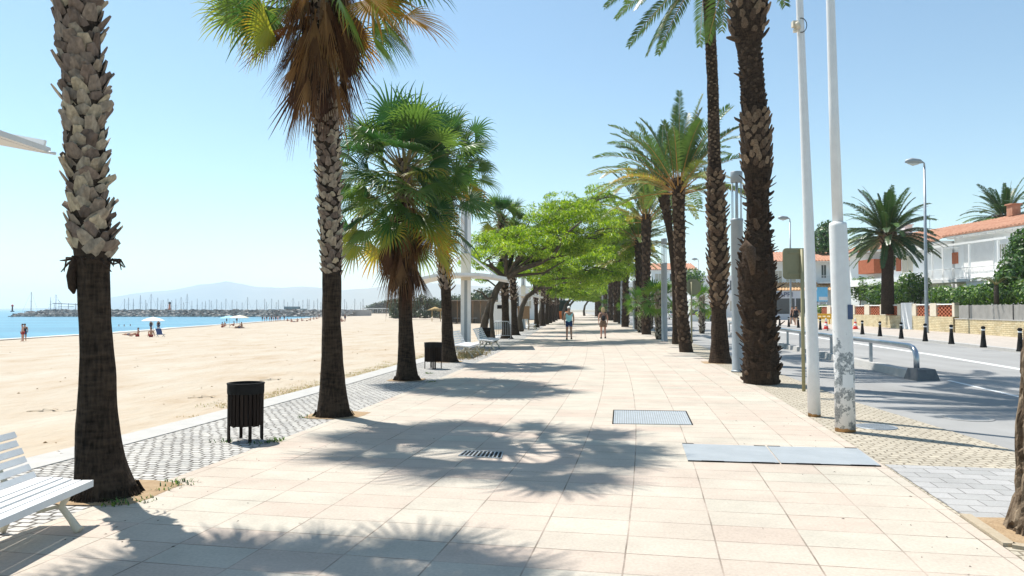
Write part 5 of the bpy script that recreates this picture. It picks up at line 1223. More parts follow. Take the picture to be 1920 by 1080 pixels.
BAYS = [(48.3, 50.9), (52.0, 54.6), (58.5, 61.3), (62.7, 65.6), (67.0, 70.0), (71.4, 74.4), (75.8, 78.8), (80.2, 83.0)]
for a, b_ in BAYS:
    mb = MB(); nn = 9
    for i in range(nn):
        y0 = a+(b_-a)*i/nn; dy = (b_-a)/nn
        for j in range(6):
            z0 = 1.125+j*.125
            if (i+j) % 2 == 0: wallbox(mb, y0, y0+dy, z0, z0+.125, .10, .20)
            else: wallbox(mb, y0, y0+dy, z0, z0+.125, .19, .23)
    mb.build('lattice_panel', M['brickred'], r, off=ro)
mb = MB()
for a, b_ in [(47.95, 48.3), (50.9, 52.0), (54.6, 55.4), (57.9, 58.5), (61.3, 62.7), (65.6, 67.0), (70.0, 71.4), (74.4, 75.8), (78.8, 80.2)]: wallbox(mb, a, b_, 1.121, 2.02, -.01, .31)
mb.build('pillars', M['cream'], r, off=ro)
mb = MB(); wallbox(mb, 47.95, 55.4, 1.9, 1.97, .02, .28); wallbox(mb, 57.9, 84, 1.9, 1.97, .02, .28)
mb.build('coping', M['whitewall'], r, off=ro)
mb = MB(); wallbox(mb, 55.42, 57.88, 0, 2.1, .05, .16); mb.build('gate', M['whitewall'], r, off=ro)
mb = MB()
for k in range(9): wallbox(mb, 84.2+k*1.6, 84.4+k*1.6, 0, 1.2, 0, .2)
wallbox(mb, 84, 98, 0, .7, .02, .18); o = mb.build('low_wall', M['cream']); tag(o, 'low cream wall with small posts, further left beyond the lattice wall', 'wall')
# garden ground behind the walls
sheet('garden_ground', [(wx(30)+.3, 30), (90, 30), (90, 100), (wx(84)+.3, 84)], 1.05, mat('garden_soil', (.10, .12, .05), (.20, .19, .10), .5, .95))
# --- houses
class Fac:
    """vertical facade frame: origin at A, running to B; s along it, z up, n outwards (towards the camera side)"""
    def __init__(s, A, B):
        s.A = V(*A, 0); d = V(*B, 0)-s.A; s.L = d.length; s.d = d.normalized(); s.n = V(s.d.y, -s.d.x, 0)
        if s.n.dot(-s.A) < 0: s.n = -s.n
    def pt(s, t, z, o=0): p = s.A+s.d*t+s.n*o; return V(p.x, p.y, z)
    def px(s, px, py):
        dr = ray(px, py); o = V(0, 0, CAMZ); t = (s.A-o).dot(s.n)/dr.dot(s.n); p = o+dr*t; return (p-s.A).dot(s.d), p.z
    def box(s, mb, t0, t1, z0, z1, o0, o1):
        p = [s.pt(t0, z0, o0), s.pt(t1, z0, o0), s.pt(t1, z0, o1), s.pt(t0, z0, o1)]; mb.hexa(p+[V(q.x, q.y, z1) for q in p])
    def roof(s, mb, t0, t1, ze, zr, depth, over=.5, n=None, th=.12):
        """corrugated tile slope from the eave (outwards by over) up to a ridge depth behind"""
        per = .42; n = int((t1-t0)/per*6); rows = 10
        idx = []
        for j in range(rows+1):
            f = j/rows; o = over-(over+depth)*f; row = []
            for i in range(n+1):
                t = t0+(t1-t0)*i/n; w_ = .13*abs(math.sin(math.pi*(t-t0)/per)); row.append(s.pt(t, ze+(zr-ze)*f+w_+.02*((j*7) % 3)-.018*math.sin(t*1.3+j), o))
            idx.append(mb.add(row))
        bot = mb.add([s.pt(t0+(t1-t0)*i/n, ze-th*.5, over-.01) for i in range(n+1)])
        for j in range(rows):
            for i in range(n): mb.face((idx[j]+i, idx[j]+i+1, idx[j+1]+i+1, idx[j+1]+i))
        for i in range(n): mb.face((bot+i, bot+i+1, idx[0]+i+1, idx[0]+i))
def win(fac, root, t0, t1, z0, z1, m='glassdark', fr='whitewall', dep=.0, mull=1):
    s = MB(); th = .07
    for a, b_, c, d in ((t0-th, t1+th, z1, z1+th), (t0-th, t1+th, z0-th, z0), (t0-th, t0, z0, z1), (t1, t1+th, z0, z1)): fac.box(s, a, b_, c, d, -.02, .05)
    for k in range(1, mull+1): q = t0+(t1-t0)*k/(mull+1); fac.box(s, q-.03, q+.03, z0, z1, .006, .045)
    w_ = s.build('window', M[fr], root, off=root.location); g = MB(); fac.box(g, t0, t1, z0, z1, -.02, .005); g.build('pane', M[m], w_, off=root.location); return w_
def rail(fac, root, t0, t1, z0, h, o, name='terrace_rail', m='white'):
    s = MB(); s.tube([fac.pt(t0, z0+h, o), fac.pt(t1, z0+h, o)], .03, 6); s.tube([fac.pt(t0, z0+.1, o), fac.pt(t1, z0+.1, o)], .02, 5); k = t0
    while k < t1: s.tube([fac.pt(k, z0, o), fac.pt(k, z0+h, o)], .014, 4); k += .16
    s.build(name, M[m], root, off=root.location)
# house B (middle), facade plane X ~ 37
FB = Fac((36.0, 79.5), (37.3, 63.2)); o_ = FB.A.copy(); r = empty('house', o_, 0, 'white house with terracotta roof and orange screens, behind the canary palm', 'house')
s = MB(); FB.box(s, 0, FB.L, .6, 7.35, -7, 0); s.build('wall', M['whitewall'], r, off=o_)
s = MB(); FB.roof(s, -.6, FB.L+.15, 7.45, 9.3, 4.5, 1.2); s.build('roof', M['terracotta'], r, off=o_)
s = MB(); FB.box(s, -.5, FB.L, 7.25, 7.42, -.2, 1.12); s.build('eaves', M['whitewall'], r, off=o_)
for (xa, ya, xb, yb, nm, mt) in ((1625, 489, 1655, 512, 'orange_screen', 'brickred'), (1682, 483, 1690, 508, 'orange_shutter', 'brickred')):
    ta, zb_ = FB.px(xa, ya); tb, za_ = FB.px(xb, yb); s = MB(); FB.box(s, min(ta, tb), max(ta, tb), za_, zb_, .0, .12 if nm == 'orange_shutter' else .9); s.build(nm, M[mt], r, off=o_)
ta, zt = FB.px(1693, 483); tb, zb_ = FB.px(1711, 508); win(FB, r, min(ta, tb), max(ta, tb), zb_, zt, 'shutter', 'cream')
ta, zt = FB.px(1664, 486); tb, zb_ = FB.px(1680, 506); win(FB, r, min(ta, tb), max(ta, tb), zb_, zt, 'glassdark', 'cream')
s = MB(); FB.box(s, 1.5, FB.L-.3, 3.9, 4.1, 0, 1.6); FB.box(s, 1.5, FB.L-.3, 4.1, 4.55, 1.5, 1.6); s.build('balcony', M['whitewall'], r, off=o_); 
for t_ in (6, 12): s = MB(); FB.box(s, t_, t_+.25, .6, 3.9, 1.2, 1.5); s.build('porch_post', M['whitewall'], r, off=o_)
s = MB(); FB.box(s, 4.5, 5.4, 9.0, 10.0, -3.6, -2.8); FB.box(s, 4.4, 5.5, 10.0, 10.1, -3.7, -2.7); s.build('chimney', M['whitewall'], r, off=o_)
s = MB(); q = FB.pt(9, 9.2, -3); s.tube([q, q+V(0, 0, 1.4)], .02, 4)
for k in range(4): s.tube([q+V(-.5+.1*k, 0, 1.3-.0*k), q+V(.5-.1*k, .3*k, 1.3)], .012, 3)
s.build('antenna', M['dark'], r, off=o_)
# house A (right)
FA = Fac((37.4, 63.0), (38.6, 40.0)); o_ = FA.A.copy(); r = empty('house', o_, 0, 'white terraced house with red shutters and a pergola, at the right edge', 'house')
s = MB(); FA.box(s, 0, FA.L, .6, 7.7, -8, 0); s.build('wall', M['whitewall'], r, off=o_)
s = MB(); FA.roof(s, -.3, FA.L+.3, 7.75, 9.3, 4.2, .9); s.build('roof', M['terracotta'], r, off=o_)
s = MB(); FA.box(s, -.2, FA.L, 7.62, 7.8, -.2, .85)
for k in range(22): FA.box(s, .2+k*.95, .32+k*.95, 7.48, 7.62, 0, .75)
s.build('eaves', M['whitewall'], r, off=o_)
for (xa, ya, xb, yb) in ((1757, 475, 1776, 495), (1778, 475, 1797, 494)):
    ta, zb_ = FA.px(xa, ya); tb, za_ = FA.px(xb, yb); s = MB(); FA.box(s, ta, tb, za_, zb_, .0, .09); s.build('red_shutter', M['brickred'], r, off=o_)
ta, zt = FA.px(1808, 452); tb, zb_ = FA.px(1864, 506); s = MB(); FA.box(s, ta, tb, zb_, zt, .0, .07); s.build('white_blind', M['canvas'], r, off=o_)
ta, zt = FA.px(1870, 459); tb, zb_ = FA.px(1888, 482); win(FA, r, ta, tb, zb_, zt, 'shutter', 'whitewall', mull=3)
ta, zt = FA.px(1796, 462); tb, zb_ = FA.px(1873, 500); s = MB()
for t_ in (ta, ta+1.4, tb-.2, tb+3): FA.box(s, t_, t_+.12, 4.0, 6.7, 2.2, 2.32)
FA.box(s, ta-4.5, tb+4, 6.7, 6.85, 2.18, 2.34); FA.box(s, ta-4.5, ta-4.38, 6.7, 6.85, 0, 2.18); FA.box(s, tb+3.9, tb+4, 6.7, 6.85, 0, 2.18); FA.box(s, ta, ta+.12, 6.7, 6.84, 0, 2.18); s.build('pergola', M['whitewall'], r, off=o_)
s = MB(); FA.box(s, .2, FA.L, 3.75, 3.98, 0, 2.6); FA.box(s, 5.0, FA.L, 1.05, 3.75, 2.2, 2.45); FA.box(s, .2, 5, 1.05, 2.6, 3.6, 3.75); s.build('terrace', M['whitewall'], r, off=o_)
rail(FA, r, .2, 16, 3.98, .85, 2.5); rail(FA, r, .2, 5, 2.6, .7, 3.67)
s = MB(); FA.box(s, 11, 12.2, 9.4, 10.6, -4.2, -3.2); FA.box(s, 10.9, 12.3, 10.6, 10.7, -4.3, -3.1); s.build('chimney', M['terracotta'], r, off=o_)
s = MB(); q = FA.pt(2.2, 9.3, -3.6)
s.box(q+V(0, 0, .4), (.7, .7, .9)); s.box(q+V(0, 0, .9), (.9, .9, .1)); s.build('chimney', M['terracotta'], r, off=o_)
# house C with the restaurant on its ground floor
FC = Fac((34, 109), (56, 106)); o_ = FC.A.copy(); r = empty('restaurant', o_, 0, 'two-storey white building with tiled roof and a restaurant with orange tiled canopy below', 'building')
s = MB(); FC.box(s, 0, FC.L, 0, 8.45, -9, 0); s.build('wall', M['whitewall'], r, off=o_)
s = MB(); FC.roof(s, -.5, FC.L+.5, 8.5, 10.2, 5, .8); s.build('roof', M['terracotta'], r, off=o_)
s = MB(); FC.roof(s, 1, 17, 4.3, 5.45, .1, 2.6); s.build('tiled_canopy', mat('orange_tile', (.50, .26, .12), (.66, .42, .22), 1.8, .85), r, off=o_)
s = MB(); FC.box(s, 1, 9.6, 3.15, 4.25, 2.35, 2.5); FC.box(s, 1, 9.6, 0, .95, 2.35, 2.5); FC.box(s, .9, 1.1, 0, 4.2, 2.3, 2.6); FC.box(s, 6.4, 6.55, .95, 3.15, 2.4, 2.55); FC.box(s, 9.5, 9.8, 0, 4.2, 2.3, 2.6); s.build('shopfront', mat('pale_grey_fascia', (.55, .56, .60), (.6, .61, .65), 2, .6), r, off=o_)
s = MB(); FC.box(s, 1.1, 9.5, .951, 3.149, 2.3, 2.42); s.build('shop_window', M['glassdark'], r, off=o_)
for (xa, ya, xb, yb) in ((1452, 508, 1466, 531), (1540, 497, 1549, 521), (1474, 506, 1492, 528), (1560, 497, 1575, 520)):
    ta, zt = FC.px(xa, ya); tb, zb_ = FC.px(xb, yb); win(FC, r, ta, tb, zb_, zt, 'glassdark' if xa == 1540 else 'shutter', 'whitewall')
s = MB(); FC.box(s, 10, 17, 5.3, 5.5, 0, 1.4); s.build('balcony', M['whitewall'], r, off=o_); rail(FC, r, 10, 17, 5.5, .9, 1.35, 'balcony_rail')
ta, zt = FC.px(1538, 565); tb, zb_ = FC.px(1553, 575); win(FC, r, 12.2, 14, 1.9, 3.0, 'glassdark', 'whitewall')
fc = bpy.data.curves.new('sign_text', 'FONT'); fc.body = 'IL CAPRI'; fc.size = .95; fc.extrude = .03; fo = bpy.data.objects.new('sign_text_curve', fc); C.objects.link(fo)
bpy.context.view_layer.update(); dg = bpy.context.evaluated_depsgraph_get(); me = bpy.data.meshes.new_from_object(fo.evaluated_get(dg)); bpy.data.objects.remove(fo)
me.materials.clear(); me.materials.append(mat('sign_lettering', (.06, .08, .14), (.08, .10, .18), 2, .6)); to = bpy.data.objects.new('sign_lettering', me); C.objects.link(to); to.parent = r
q = FC.pt(2.6, 3.38, 2.56)-o_; to.location = q; to.rotation_euler = (R(90), 0, math.atan2(FC.d.y, FC.d.x))
q = FC.pt(9.9, 3.3, 3.4); mb = MB(); r2 = empty('banner', (q.x, q.y, 0), 0, 'light blue and white advertising panel at the right end of the restaurant front', 'sign'); mb.box((0, 0, 3.7), (1.5, .08, 2.0)); mb.build('panel', M['skyblue'], r2)
mb = MB(); mb.box((.1, -.05, 3.1), (1.2, .03, .5)); mb.build('white_field', M['white'], r2); mb = MB(); mb.tube([(.6, 0, 0), (.6, 0, 2.7)], .05, 6); mb.tube([(-.6, 0, 0), (-.6, 0, 2.7)], .05, 6); mb.build('posts', M['steel'], r2)
# further buildings down the road
def block(x0, x1, y0, d, z, label, m='whitewall', fl=2, nw=4, roof=False, cat='building'):
    f = Fac((x0, y0), (x1, y0)); r = empty('apartment_building', f.A, 0, label, cat); s = MB(); f.box(s, 0, f.L, 0, z, -d, 0); f.box(s, -.2, f.L+.2, z, z+.25, -d-.2, .2); s.build('wall', M[m], r, off=f.A)
    fh = z/fl
    for j in range(fl):
        for i in range(nw):
            a = f.L*(i+.25)/nw; win(f, r, a, a+f.L/nw*.45, j*fh+fh*.35, j*fh+fh*.82, 'glassdark' if (i+j) % 2 else 'shutter', 'whitewall')
        if j: s = MB(); f.box(s, .5, f.L-.5, j*fh-.08, j*fh+.1, 0, 1.1); f.box(s, .5, f.L-.5, j*fh+.1, j*fh+.8, 1.0, 1.1); s.build('balcony', M[m], r, off=f.A)
    if roof: s = MB(); f.roof(s, -.3, f.L+.3, z+.26, z+1.8, d*.6, .5); s.build('roof', M['terracotta'], r, off=f.A)
    return r
block(33, 46, 138, 9, 7.6, 'white building with dark flat roof edge behind the octagonal sign, seen between two palms')
block(26, 34, 175, 9, 6.5, 'low cream building farther along the road, beyond the parked cars', 'creamwall', 2, 3)
block(27.5, 38, 230, 12, 9, 'distant pale apartment block seen between the far date palm trunks', 'whitewall', 3, 4)
block(33, 60, 260, 12, 11, 'long distant white block on the road side, mostly behind the palms', 'whitewall', 3, 8)
block(-2.2, 3.6, 118, 8, 5.0, 'white kiosk building behind the dark trunks of the beach side row', 'whitewall', 1, 3)
# rooftop white clutter left of house C (upper left of the olive sign)
block(28, 37, 150, 9, 9.3, 'white building with tiled roof behind the restaurant, left of the olive sign', 'whitewall', 3, 3, True)
# ================================================================ BEACH SIDE STRUCTURES
def hutwall(px0, px1, py0, py1, Y, z0): a = P(px0, py1, Y); b_ = P(px1, py0, Y); return a.x, b_.x, b_.z
x0, x1, zt = hutwall(843, 930, 566, 603, 96, 0)
r = empty('beach_bar', (x0, 96, -.3), 0, 'reed-clad beach bar terrace with tables, behind the awning mast', 'beach bar'); s = MB(); s.box(((x1-x0)/2, 3.2, 1.55), (x1-x0, .08, 2.9)); s.box((0, 1.6, 1.55), (.08, 3.2, 2.9)); s.build('reed_screen', M['reed'], r)
s = MB(); s.box(((x1-x0)/2, 1.6, 3.05), (x1-x0+.4, 3.6, .12)); s.build('roof', M['reed'], r)
for k in range(7): s = MB(); x = (x1-x0)*k/6; s.box((x, 0, 1.5), (.1, .1, 3.0)); s.build('post', M['wood'], r)
s = MB(); s.box(((x1-x0)/2, -.2, .06), (x1-x0+.2, .5, .12)); s.build('deck', M['wood'], r)
for k in range(5):
    x = x0+.8+k*1.15; rt = empty('bar_table', (x, 96.9, -.3), 0, 'small red-brown bar table under the reed roof, %s from the left' % ORD[k+1], 'table', 'tables in the beach bar'); s = MB(); s.lathe([(.42, .74), (.42, .78)], 14); s.build('table_top', M['brickred'] if k % 2 else M['white'], rt); s = MB(); s.tube([(0, 0, .1), (0, 0, .74)], .04, 6); s.lathe([(.25, .08), (.24, .12)], 10); s.build('table_leg', M['dark'], rt)
q = GS(816, 603); r = empty('straw_parasol', q, 0, 'square straw-roofed shelter on two posts on the sand, left of the beach bar', 'parasol'); s = MB()
s.tube([(0, 0, 1.9), (0, 0, 2.5)], [1.5, .12], 4); s.tube([(1.2, .3, 1.75), (1.2, .3, 2.2)], [1.0, .3], 4); s.build('thatch', M['straw'], r)
for x in (-.55, .9): s = MB(); s.tube([(x, 0, 0), (x, 0, 2.0)], .06, 6); s.build('post', M['straw'], r)
r = empty('cabin', (P(922, 600, 62).x, 62, -.1), 0, 'plain white cabin beyond the nearest spreading tree', 'cabin'); s = MB(); s.box((.9, 1, 1.1), (2.3, 2, 2.3)); s.box((.9, 1, 2.29), (2.5, 2.2, .08)); s.build('wall', M['whitewall'], r); s = MB(); s.box((.9, -.02, 1.9), (.9, .05, .3)); s.build('vent', M['dark'], r)
q = CU(58, -4.9); r = empty('notice_board', (q.x-.1, 58, 0), 0, 'brown wooden notice board on two posts beside the distant bench', 'notice board'); s = MB(); s.box((0, 0, 1.35), (.95, .08, 1.0)); s.build('board', M['wood'], r)
for x in (-.4, .4): s = MB(); s.box((x, 0, .45), (.08, .08, .9)); s.build('post', M['wood'], r)
q = CU(122, -3.3); r = empty('kiosk', (q.x, 122, 0), 0, 'dark green kiosk with an orange counter at the far left end of the path', 'kiosk'); s = MB(); s.box((0, .9, .65), (3.2, 1.6, 1.3)); s.build('counter', M['orange'], r); s = MB(); s.box((0, .9, 2.95), (3.6, 2.2, .25)); s.box((-1.5, .9, 2.1), (.2, 1.6, 1.6)); s.box((1.5, .9, 2.1), (.2, 1.6, 1.6)); s.box((0, 1.6, 2.1), (3.0, .1, 1.6)); s.build('booth', mat('dark_green_paint', (.02, .06, .055), (.03, .08, .07), 3, .6), r)
# far beach marquee
q = P(712, 583, 420); r = empty('marquee', (q.x-9, 420, -.6), 0, 'long low white beach marquee in front of the wooded point', 'marquee'); s = MB(); s.box((9, 2, 2.6), (20, 5, .5)); s.build('roof', M['canvas'], r)
for k in range(8): s = MB(); s.tube([(k*2.6, 0, 0), (k*2.6, 0, 2.4)], .12, 5); s.build('post', M['white'], r)

# ================================================================ BREAKWATER AND MARINA
mb = MB(); rg = random.Random(21)
def rock(mb, c, s_, rg):
    pts = []
    for dx, dy, dz in ((-1, -1, -1), (1, -1, -1), (1, 1, -1), (-1, 1, -1), (-1, -1, 1), (1, -1, 1), (1, 1, 1), (-1, 1, 1)): pts.append(c+V(dx*rg.uniform(.4, 1)*s_, dy*rg.uniform(.4, 1)*s_, dz*rg.uniform(.35, .8)*s_))
    mb.hexa(pts, rg.random())
for _ in range(2600):
    t = rg.random(); x = -243+t*165; cr = 2.2*min(1, (x+246)/16.0); f = rg.random(); y = 360+f*9; z = -2.3+f*(1.2+cr)*1.0+rg.uniform(-.2, .2); rock(mb, V(x+rg.uniform(-1, 1), y, z), rg.uniform(.45, 1.0), rg)
M['rockattr'] = attrmat('rock_varied', [(0, (.10, .09, .085)), (.5, (.27, .25, .23)), (1, (.50, .47, .43))], bump=.2, bscale=1.0)
tag(mb.build('breakwater_rocks', M['rockattr']), 'long rubble breakwater across the bay', 'breakwater', None, 'stuff')
mb = MB(); mb.hexa([V(*p, -2) for p in ((-225, 368), (-70, 368), (-70, 372), (-226, 372))]+[V(*p, 1.35) for p in ((-224, 368), (-70, 368), (-70, 372), (-225, 372))]); tag(mb.build('harbour_wall', mat('harbour_concrete', (.28, .26, .25), (.38, .36, .34), .2, .9)), 'low concrete harbour wall along the top of the breakwater', 'wall')
r = empty('harbour_beacon', (P(23, 590, 366).x, 366, .4), 0, 'small dark beacon on the left tip of the breakwater', 'beacon'); s = MB(); s.lathe([(.9, 0), (.8, .4), (.35, .5), (.3, 2.6)], 10); s.build('tower', M['dark'], r); s = MB(); s.lathe([(.5, 2.6), (.5, 3.3), (.1, 3.6)], 10); s.build('lantern', M['red'], r)
r = empty('harbour_beacon', (P(318, 590, 373).x, 373, 0), 0, 'reddish harbour light standing among the masts near the middle of the breakwater', 'beacon'); s = MB(); s.lathe([(.8, 0), (.7, 2), (.5, 2.1), (.45, 4.4)], 10); s.build('tower', M['brickred'], r); s = MB(); s.lathe([(.6, 4.4), (.6, 5.0), (.1, 5.4)], 10); s.build('lantern', M['dark'], r)
def sailboat(x, y, H, label, Lh=10):
    r = empty('sailboat', (x, y, -2), 0, label, 'sailboat', 'sailboats moored behind the breakwater'); s = MB()
    st = [(-Lh/2, .8, 1.1), (-Lh/4, 1.5, 1.0), (0, 1.7, 1.0), (Lh/4, 1.3, 1.1), (Lh/2, .08, 1.4)]; rr = []
    for xx, hw, zt_ in st: rr.append(s.add([(xx, -hw, zt_), (xx, -hw*.7, -.1), (xx, 0, -.4), (xx, hw*.7, -.1), (xx, hw, zt_)]))
    for a, b_ in zip(rr, rr[1:]):
        for j in range(4): s.face((a+j, a+j+1, b_+j+1, b_+j))
        s.face((a, b_, b_+4, a+4))
    s.face([rr[0]+j for j in range(5)]); s.build('hull', M['white'], r)
    s = MB(); s.box((-.3, 0, 1.4), (Lh*.4, 1.8, .7)); s.build('cabin', M['white'], r)
    s = MB(); s.tube([(.6, 0, 1), (.6, 0, H)], [.22, .14], 5); s.tube([(.6, 0, 2.4), (-3.5, 0, 2.4)], .12, 5); s.tube([(.6, -1.1, H*.6), (.6, 1.1, H*.6)], .05, 4); s.tube([(.6, 0, H), (Lh/2, 0, 1.4)], .035, 3); s.tube([(.6, 0, H), (-Lh/2, 0, 1.2)], .035, 3); s.build('mast', M['mastm'], r); return r
M['mastm'] = mat('mast_grey', (.10, .11, .13), (.14, .15, .17), 1, .6)
MST = [(57, 547), (95, 557), (103, 552), (232, 560), (242, 558), (250, 560), (264, 553), (272, 562), (285, 551), (297, 558), (302, 563), (307, 562), (314, 560), (321, 563), (330, 560), (341, 557), (352, 551), (360, 564), (370, 560), (378, 566), (385, 564), (391, 562), (397, 564), (405, 561), (414, 566), (425, 560), (436, 562), (443, 565), (463, 557), (480, 562), (495, 560), (500, 566), (508, 560), (517, 566), (521, 562), (532, 561), (548, 559), (561, 565), (567, 562), (576, 560), (580, 561), (589, 563), (594, 560), (601, 566), (606, 562), (645, 561), (650, 566), (664, 560), (675, 566), (680, 560), (110, 566), (345, 567), (274, 568), (455, 567), (540, 566)]
s0 = None
for k, (px, py) in enumerate(MST):
    Y = rng.uniform(395, 470); q = P(px, py, Y); H = 13.5
    s_ = (q.z+2)/H; lb = 'sailboat with a tall bare mast moored behind the long breakwater'
    if s0 is None: s0 = sailboat(q.x, Y, H, lb)
    if k == 0: s0.scale = (s_, s_, s_); s0.rotation_euler.z = 1.2
    else: dup(s0, (q.x, Y, -2), rng.uniform(0, 3), lb, s_)
r = empty('harbour_crane', (P(118, 590, 420).x, 420, -2), 0, 'grey gantry frames of the boatyard hoist near the left end of the breakwater', 'crane'); s = MB()
for x in (-5, -1, 3, 7): s.tube([(x, 0, 0), (x, 0, 7)], .15, 4)
s.tube([(-6, 0, 7), (8, 0, 6.4)], .2, 4); s.tube([(-3, 0, 5), (6, 0, 5.2)], .12, 4); s.tube([(-1, 0, 7), (-3, 0, 9)], .1, 4); s.build('frame', M['mastm'], r)
block_r = empty('harbour_building', (P(548, 580, 480).x, 480, -1), 0, 'low grey-blue harbour building among the masts', 'building'); s = MB(); s.box((0, 0, 2.2), (9, 5, 4.4)); s.box((6.5, 0, 1.5), (5, 5, 3)); s.build('wall', mat('harbour_grey', (.14, .19, .20), (.20, .26, .27), .4, .8), block_r); s = MB(); s.box((0, -2.55, 2.4), (7, .12, 1)); s.build('window', M['glassdark'], block_r)
# ================================================================ PEOPLE
M['skin'] = mat('skin', (.58, .30, .22), (.66, .37, .28), 6, .6); M['skin_tan'] = mat('tanned_skin', (.42, .22, .14), (.50, .27, .18), 6, .6)
M['cyan'] = mat('pale_cyan_cloth', (.32, .68, .72), (.42, .78, .80), 5, .9); M['navy'] = mat('navy_cloth', (.015, .04, .12), (.02, .055, .16), 5, .9)
M['dress'] = mat('brown_patterned_cloth', (.07, .035, .03), (.40, .25, .16), 22, .9); M['blond'] = mat('blond_hair', (.55, .38, .18), (.75, .58, .33), 30, .7)
M['hairdark'] = mat('dark_hair', (.02, .015, .01), (.04, .03, .02), 20, .7); M['blackcloth'] = mat('black_cloth', (.012, .012, .018), (.02, .02, .03), 5, .9); M['redcloth'] = mat('red_cloth', (.35, .03, .03), (.42, .05, .04), 5, .9)
def skin(name, vs, es, root, m, parent, sub=1):
    names = list(vs); idx = {n: i for i, n in enumerate(names)}
    me = bpy.data.meshes.new(name); me.from_pydata([vs[n][0] for n in names], [(idx[a], idx[b_]) for a, b_ in es], []); o = bpy.data.objects.new(name+'_tmp', me); C.objects.link(o)
    md = o.modifiers.new('skin', 'SKIN'); md.use_smooth_shade = True; md.branch_smoothing = .6
    for n in names:
        sv = me.skin_vertices[0].data[idx[n]]; rr = vs[n][1]; sv.radius = rr if isinstance(rr, tuple) else (rr, rr); sv.use_root = (n == root)
    sb = o.modifiers.new('sub', 'SUBSURF'); sb.levels = sub; sb.render_levels = sub
    bpy.context.view_layer.update(); dg = bpy.context.evaluated_depsgraph_get(); m2 = bpy.data.meshes.new_from_object(o.evaluated_get(dg)); bpy.data.objects.remove(o)
    m2.materials.clear(); m2.materials.append(m); m2.name = name; ob = bpy.data.objects.new(name, m2); C.objects.link(ob); ob.parent = parent; return ob
def person(loc, rz, label, sm, top, bottom, hair, pose='walk', H=1.72, dress=False, fingers=True, group=None, cap=None):
    """faces local +y"""
    r = empty('person', loc, rz, label, 'person', group); k = H/1.72
    S = lambda x, y, z: (x*k, y*k, z*k)
    if pose == 'sit':
        J = {'pel': S(0, 0, .12), 'wa': S(0, -.04, .30), 'ch': S(0, -.08, .50), 'nk': S(0, -.06, .68), 'hipL': S(-.09, .02, .11), 'hipR': S(.09, .02, .11), 'knL': S(-.13, .36, .38), 'knR': S(.13, .40, .34), 'anL': S(-.12, .58, .08), 'anR': S(.12, .66, .08), 'toL': S(-.12, .72, .04), 'toR': S(.12, .80, .04), 'shL': S(-.18, -.08, .62), 'shR': S(.18, -.08, .62), 'elL': S(-.24, .08, .42), 'elR': S(.26, -.1, .36), 'wrL': S(-.14, .28, .38), 'wrR': S(.3, -.2, .12)}
    elif pose == 'lie':
        J = {'pel': S(0, 0, .12), 'wa': S(0, -.18, .13), 'ch': S(0, -.36, .16), 'nk': S(0, -.54, .2), 'hipL': S(-.09, .02, .11), 'hipR': S(.09, .02, .11), 'knL': S(-.12, .44, .2), 'knR': S(.12, .46, .09), 'anL': S(-.12, .84, .08), 'anR': S(.12, .88, .06), 'toL': S(-.14, .90, .16), 'toR': S(.15, .93, .15), 'shL': S(-.18, -.48, .15), 'shR': S(.18, -.48, .15), 'elL': S(-.3, -.24, .08), 'elR': S(.34, -.5, .08), 'wrL': S(-.32, .0, .06), 'wrR': S(.28, -.72, .08)}
    else:
        st = .13 if pose == 'walk' else .02
        J = {'pel': S(0, 0, .93), 'wa': S(0, 0, 1.08), 'ch': S(0, .0, 1.28), 'nk': S(0, .015, 1.47), 'hipL': S(-.09, .01, .88), 'hipR': S(.09, -.01, .88), 'knL': S(-.10, st*.9, .50), 'knR': S(.10, -st*.15, .49), 'anL': S(-.10, st*1.1, .09), 'anR': S(.10, -st*1.9, .13), 'toL': S(-.11, st*1.1+.14, .035), 'toR': S(.11, -st*1.9+.12, .04), 'shL': S(-.185, 0, 1.41), 'shR': S(.185, 0, 1.41), 'elL': S(-.25, -st*.6, 1.13), 'elR': S(.25, st*.5, 1.13), 'wrL': S(-.24, -st*.2+.06, .90), 'wrR': S(.25, st*1.3, .91)}
    rad = {'pel': .125, 'wa': .115, 'ch': .13, 'nk': .055, 'hipL': .095, 'hipR': .095, 'knL': .058, 'knR': .058, 'anL': .038, 'anR': .038, 'toL': .035, 'toR': .035, 'shL': .062, 'shR': .062, 'elL': .042, 'elR': .042, 'wrL': .027, 'wrR': .027}
    rad = {a: b_*1.1 for a, b_ in rad.items()}; vs = {n: (J[n], rad[n]*k) for n in J}; hd = Vector(J['nk'])+(V(0, -.13, .02) if pose == 'lie' else V(0, .01, .13))*k; hf = V(0, 0, 1) if pose == 'lie' else V(0, 1, 0)
    up = V(0, -1, .1) if pose == 'lie' else V(0, 0, 1)
    vs['jaw'] = (tuple(hd-up*.03*k+hf*.02*k), .066*k); vs['hd'] = (tuple(hd+up*.05*k), .088*k); vs['crn'] = (tuple(hd+up*.11*k), .066*k); vs['nose'] = (tuple(hd+up*.0*k+hf*.112*k), .012*k)
    sd_ = V(1, 0, 0)
    for n, s_ in (('earL', -1), ('earR', 1)): vs[n] = (tuple(hd+up*.02*k+sd_*s_*.088*k), .016*k)
    es = [('pel', 'wa'), ('wa', 'ch'), ('ch', 'nk'), ('nk', 'jaw'), ('jaw', 'hd'), ('hd', 'crn'), ('jaw', 'nose'), ('jaw', 'earL'), ('jaw', 'earR')]
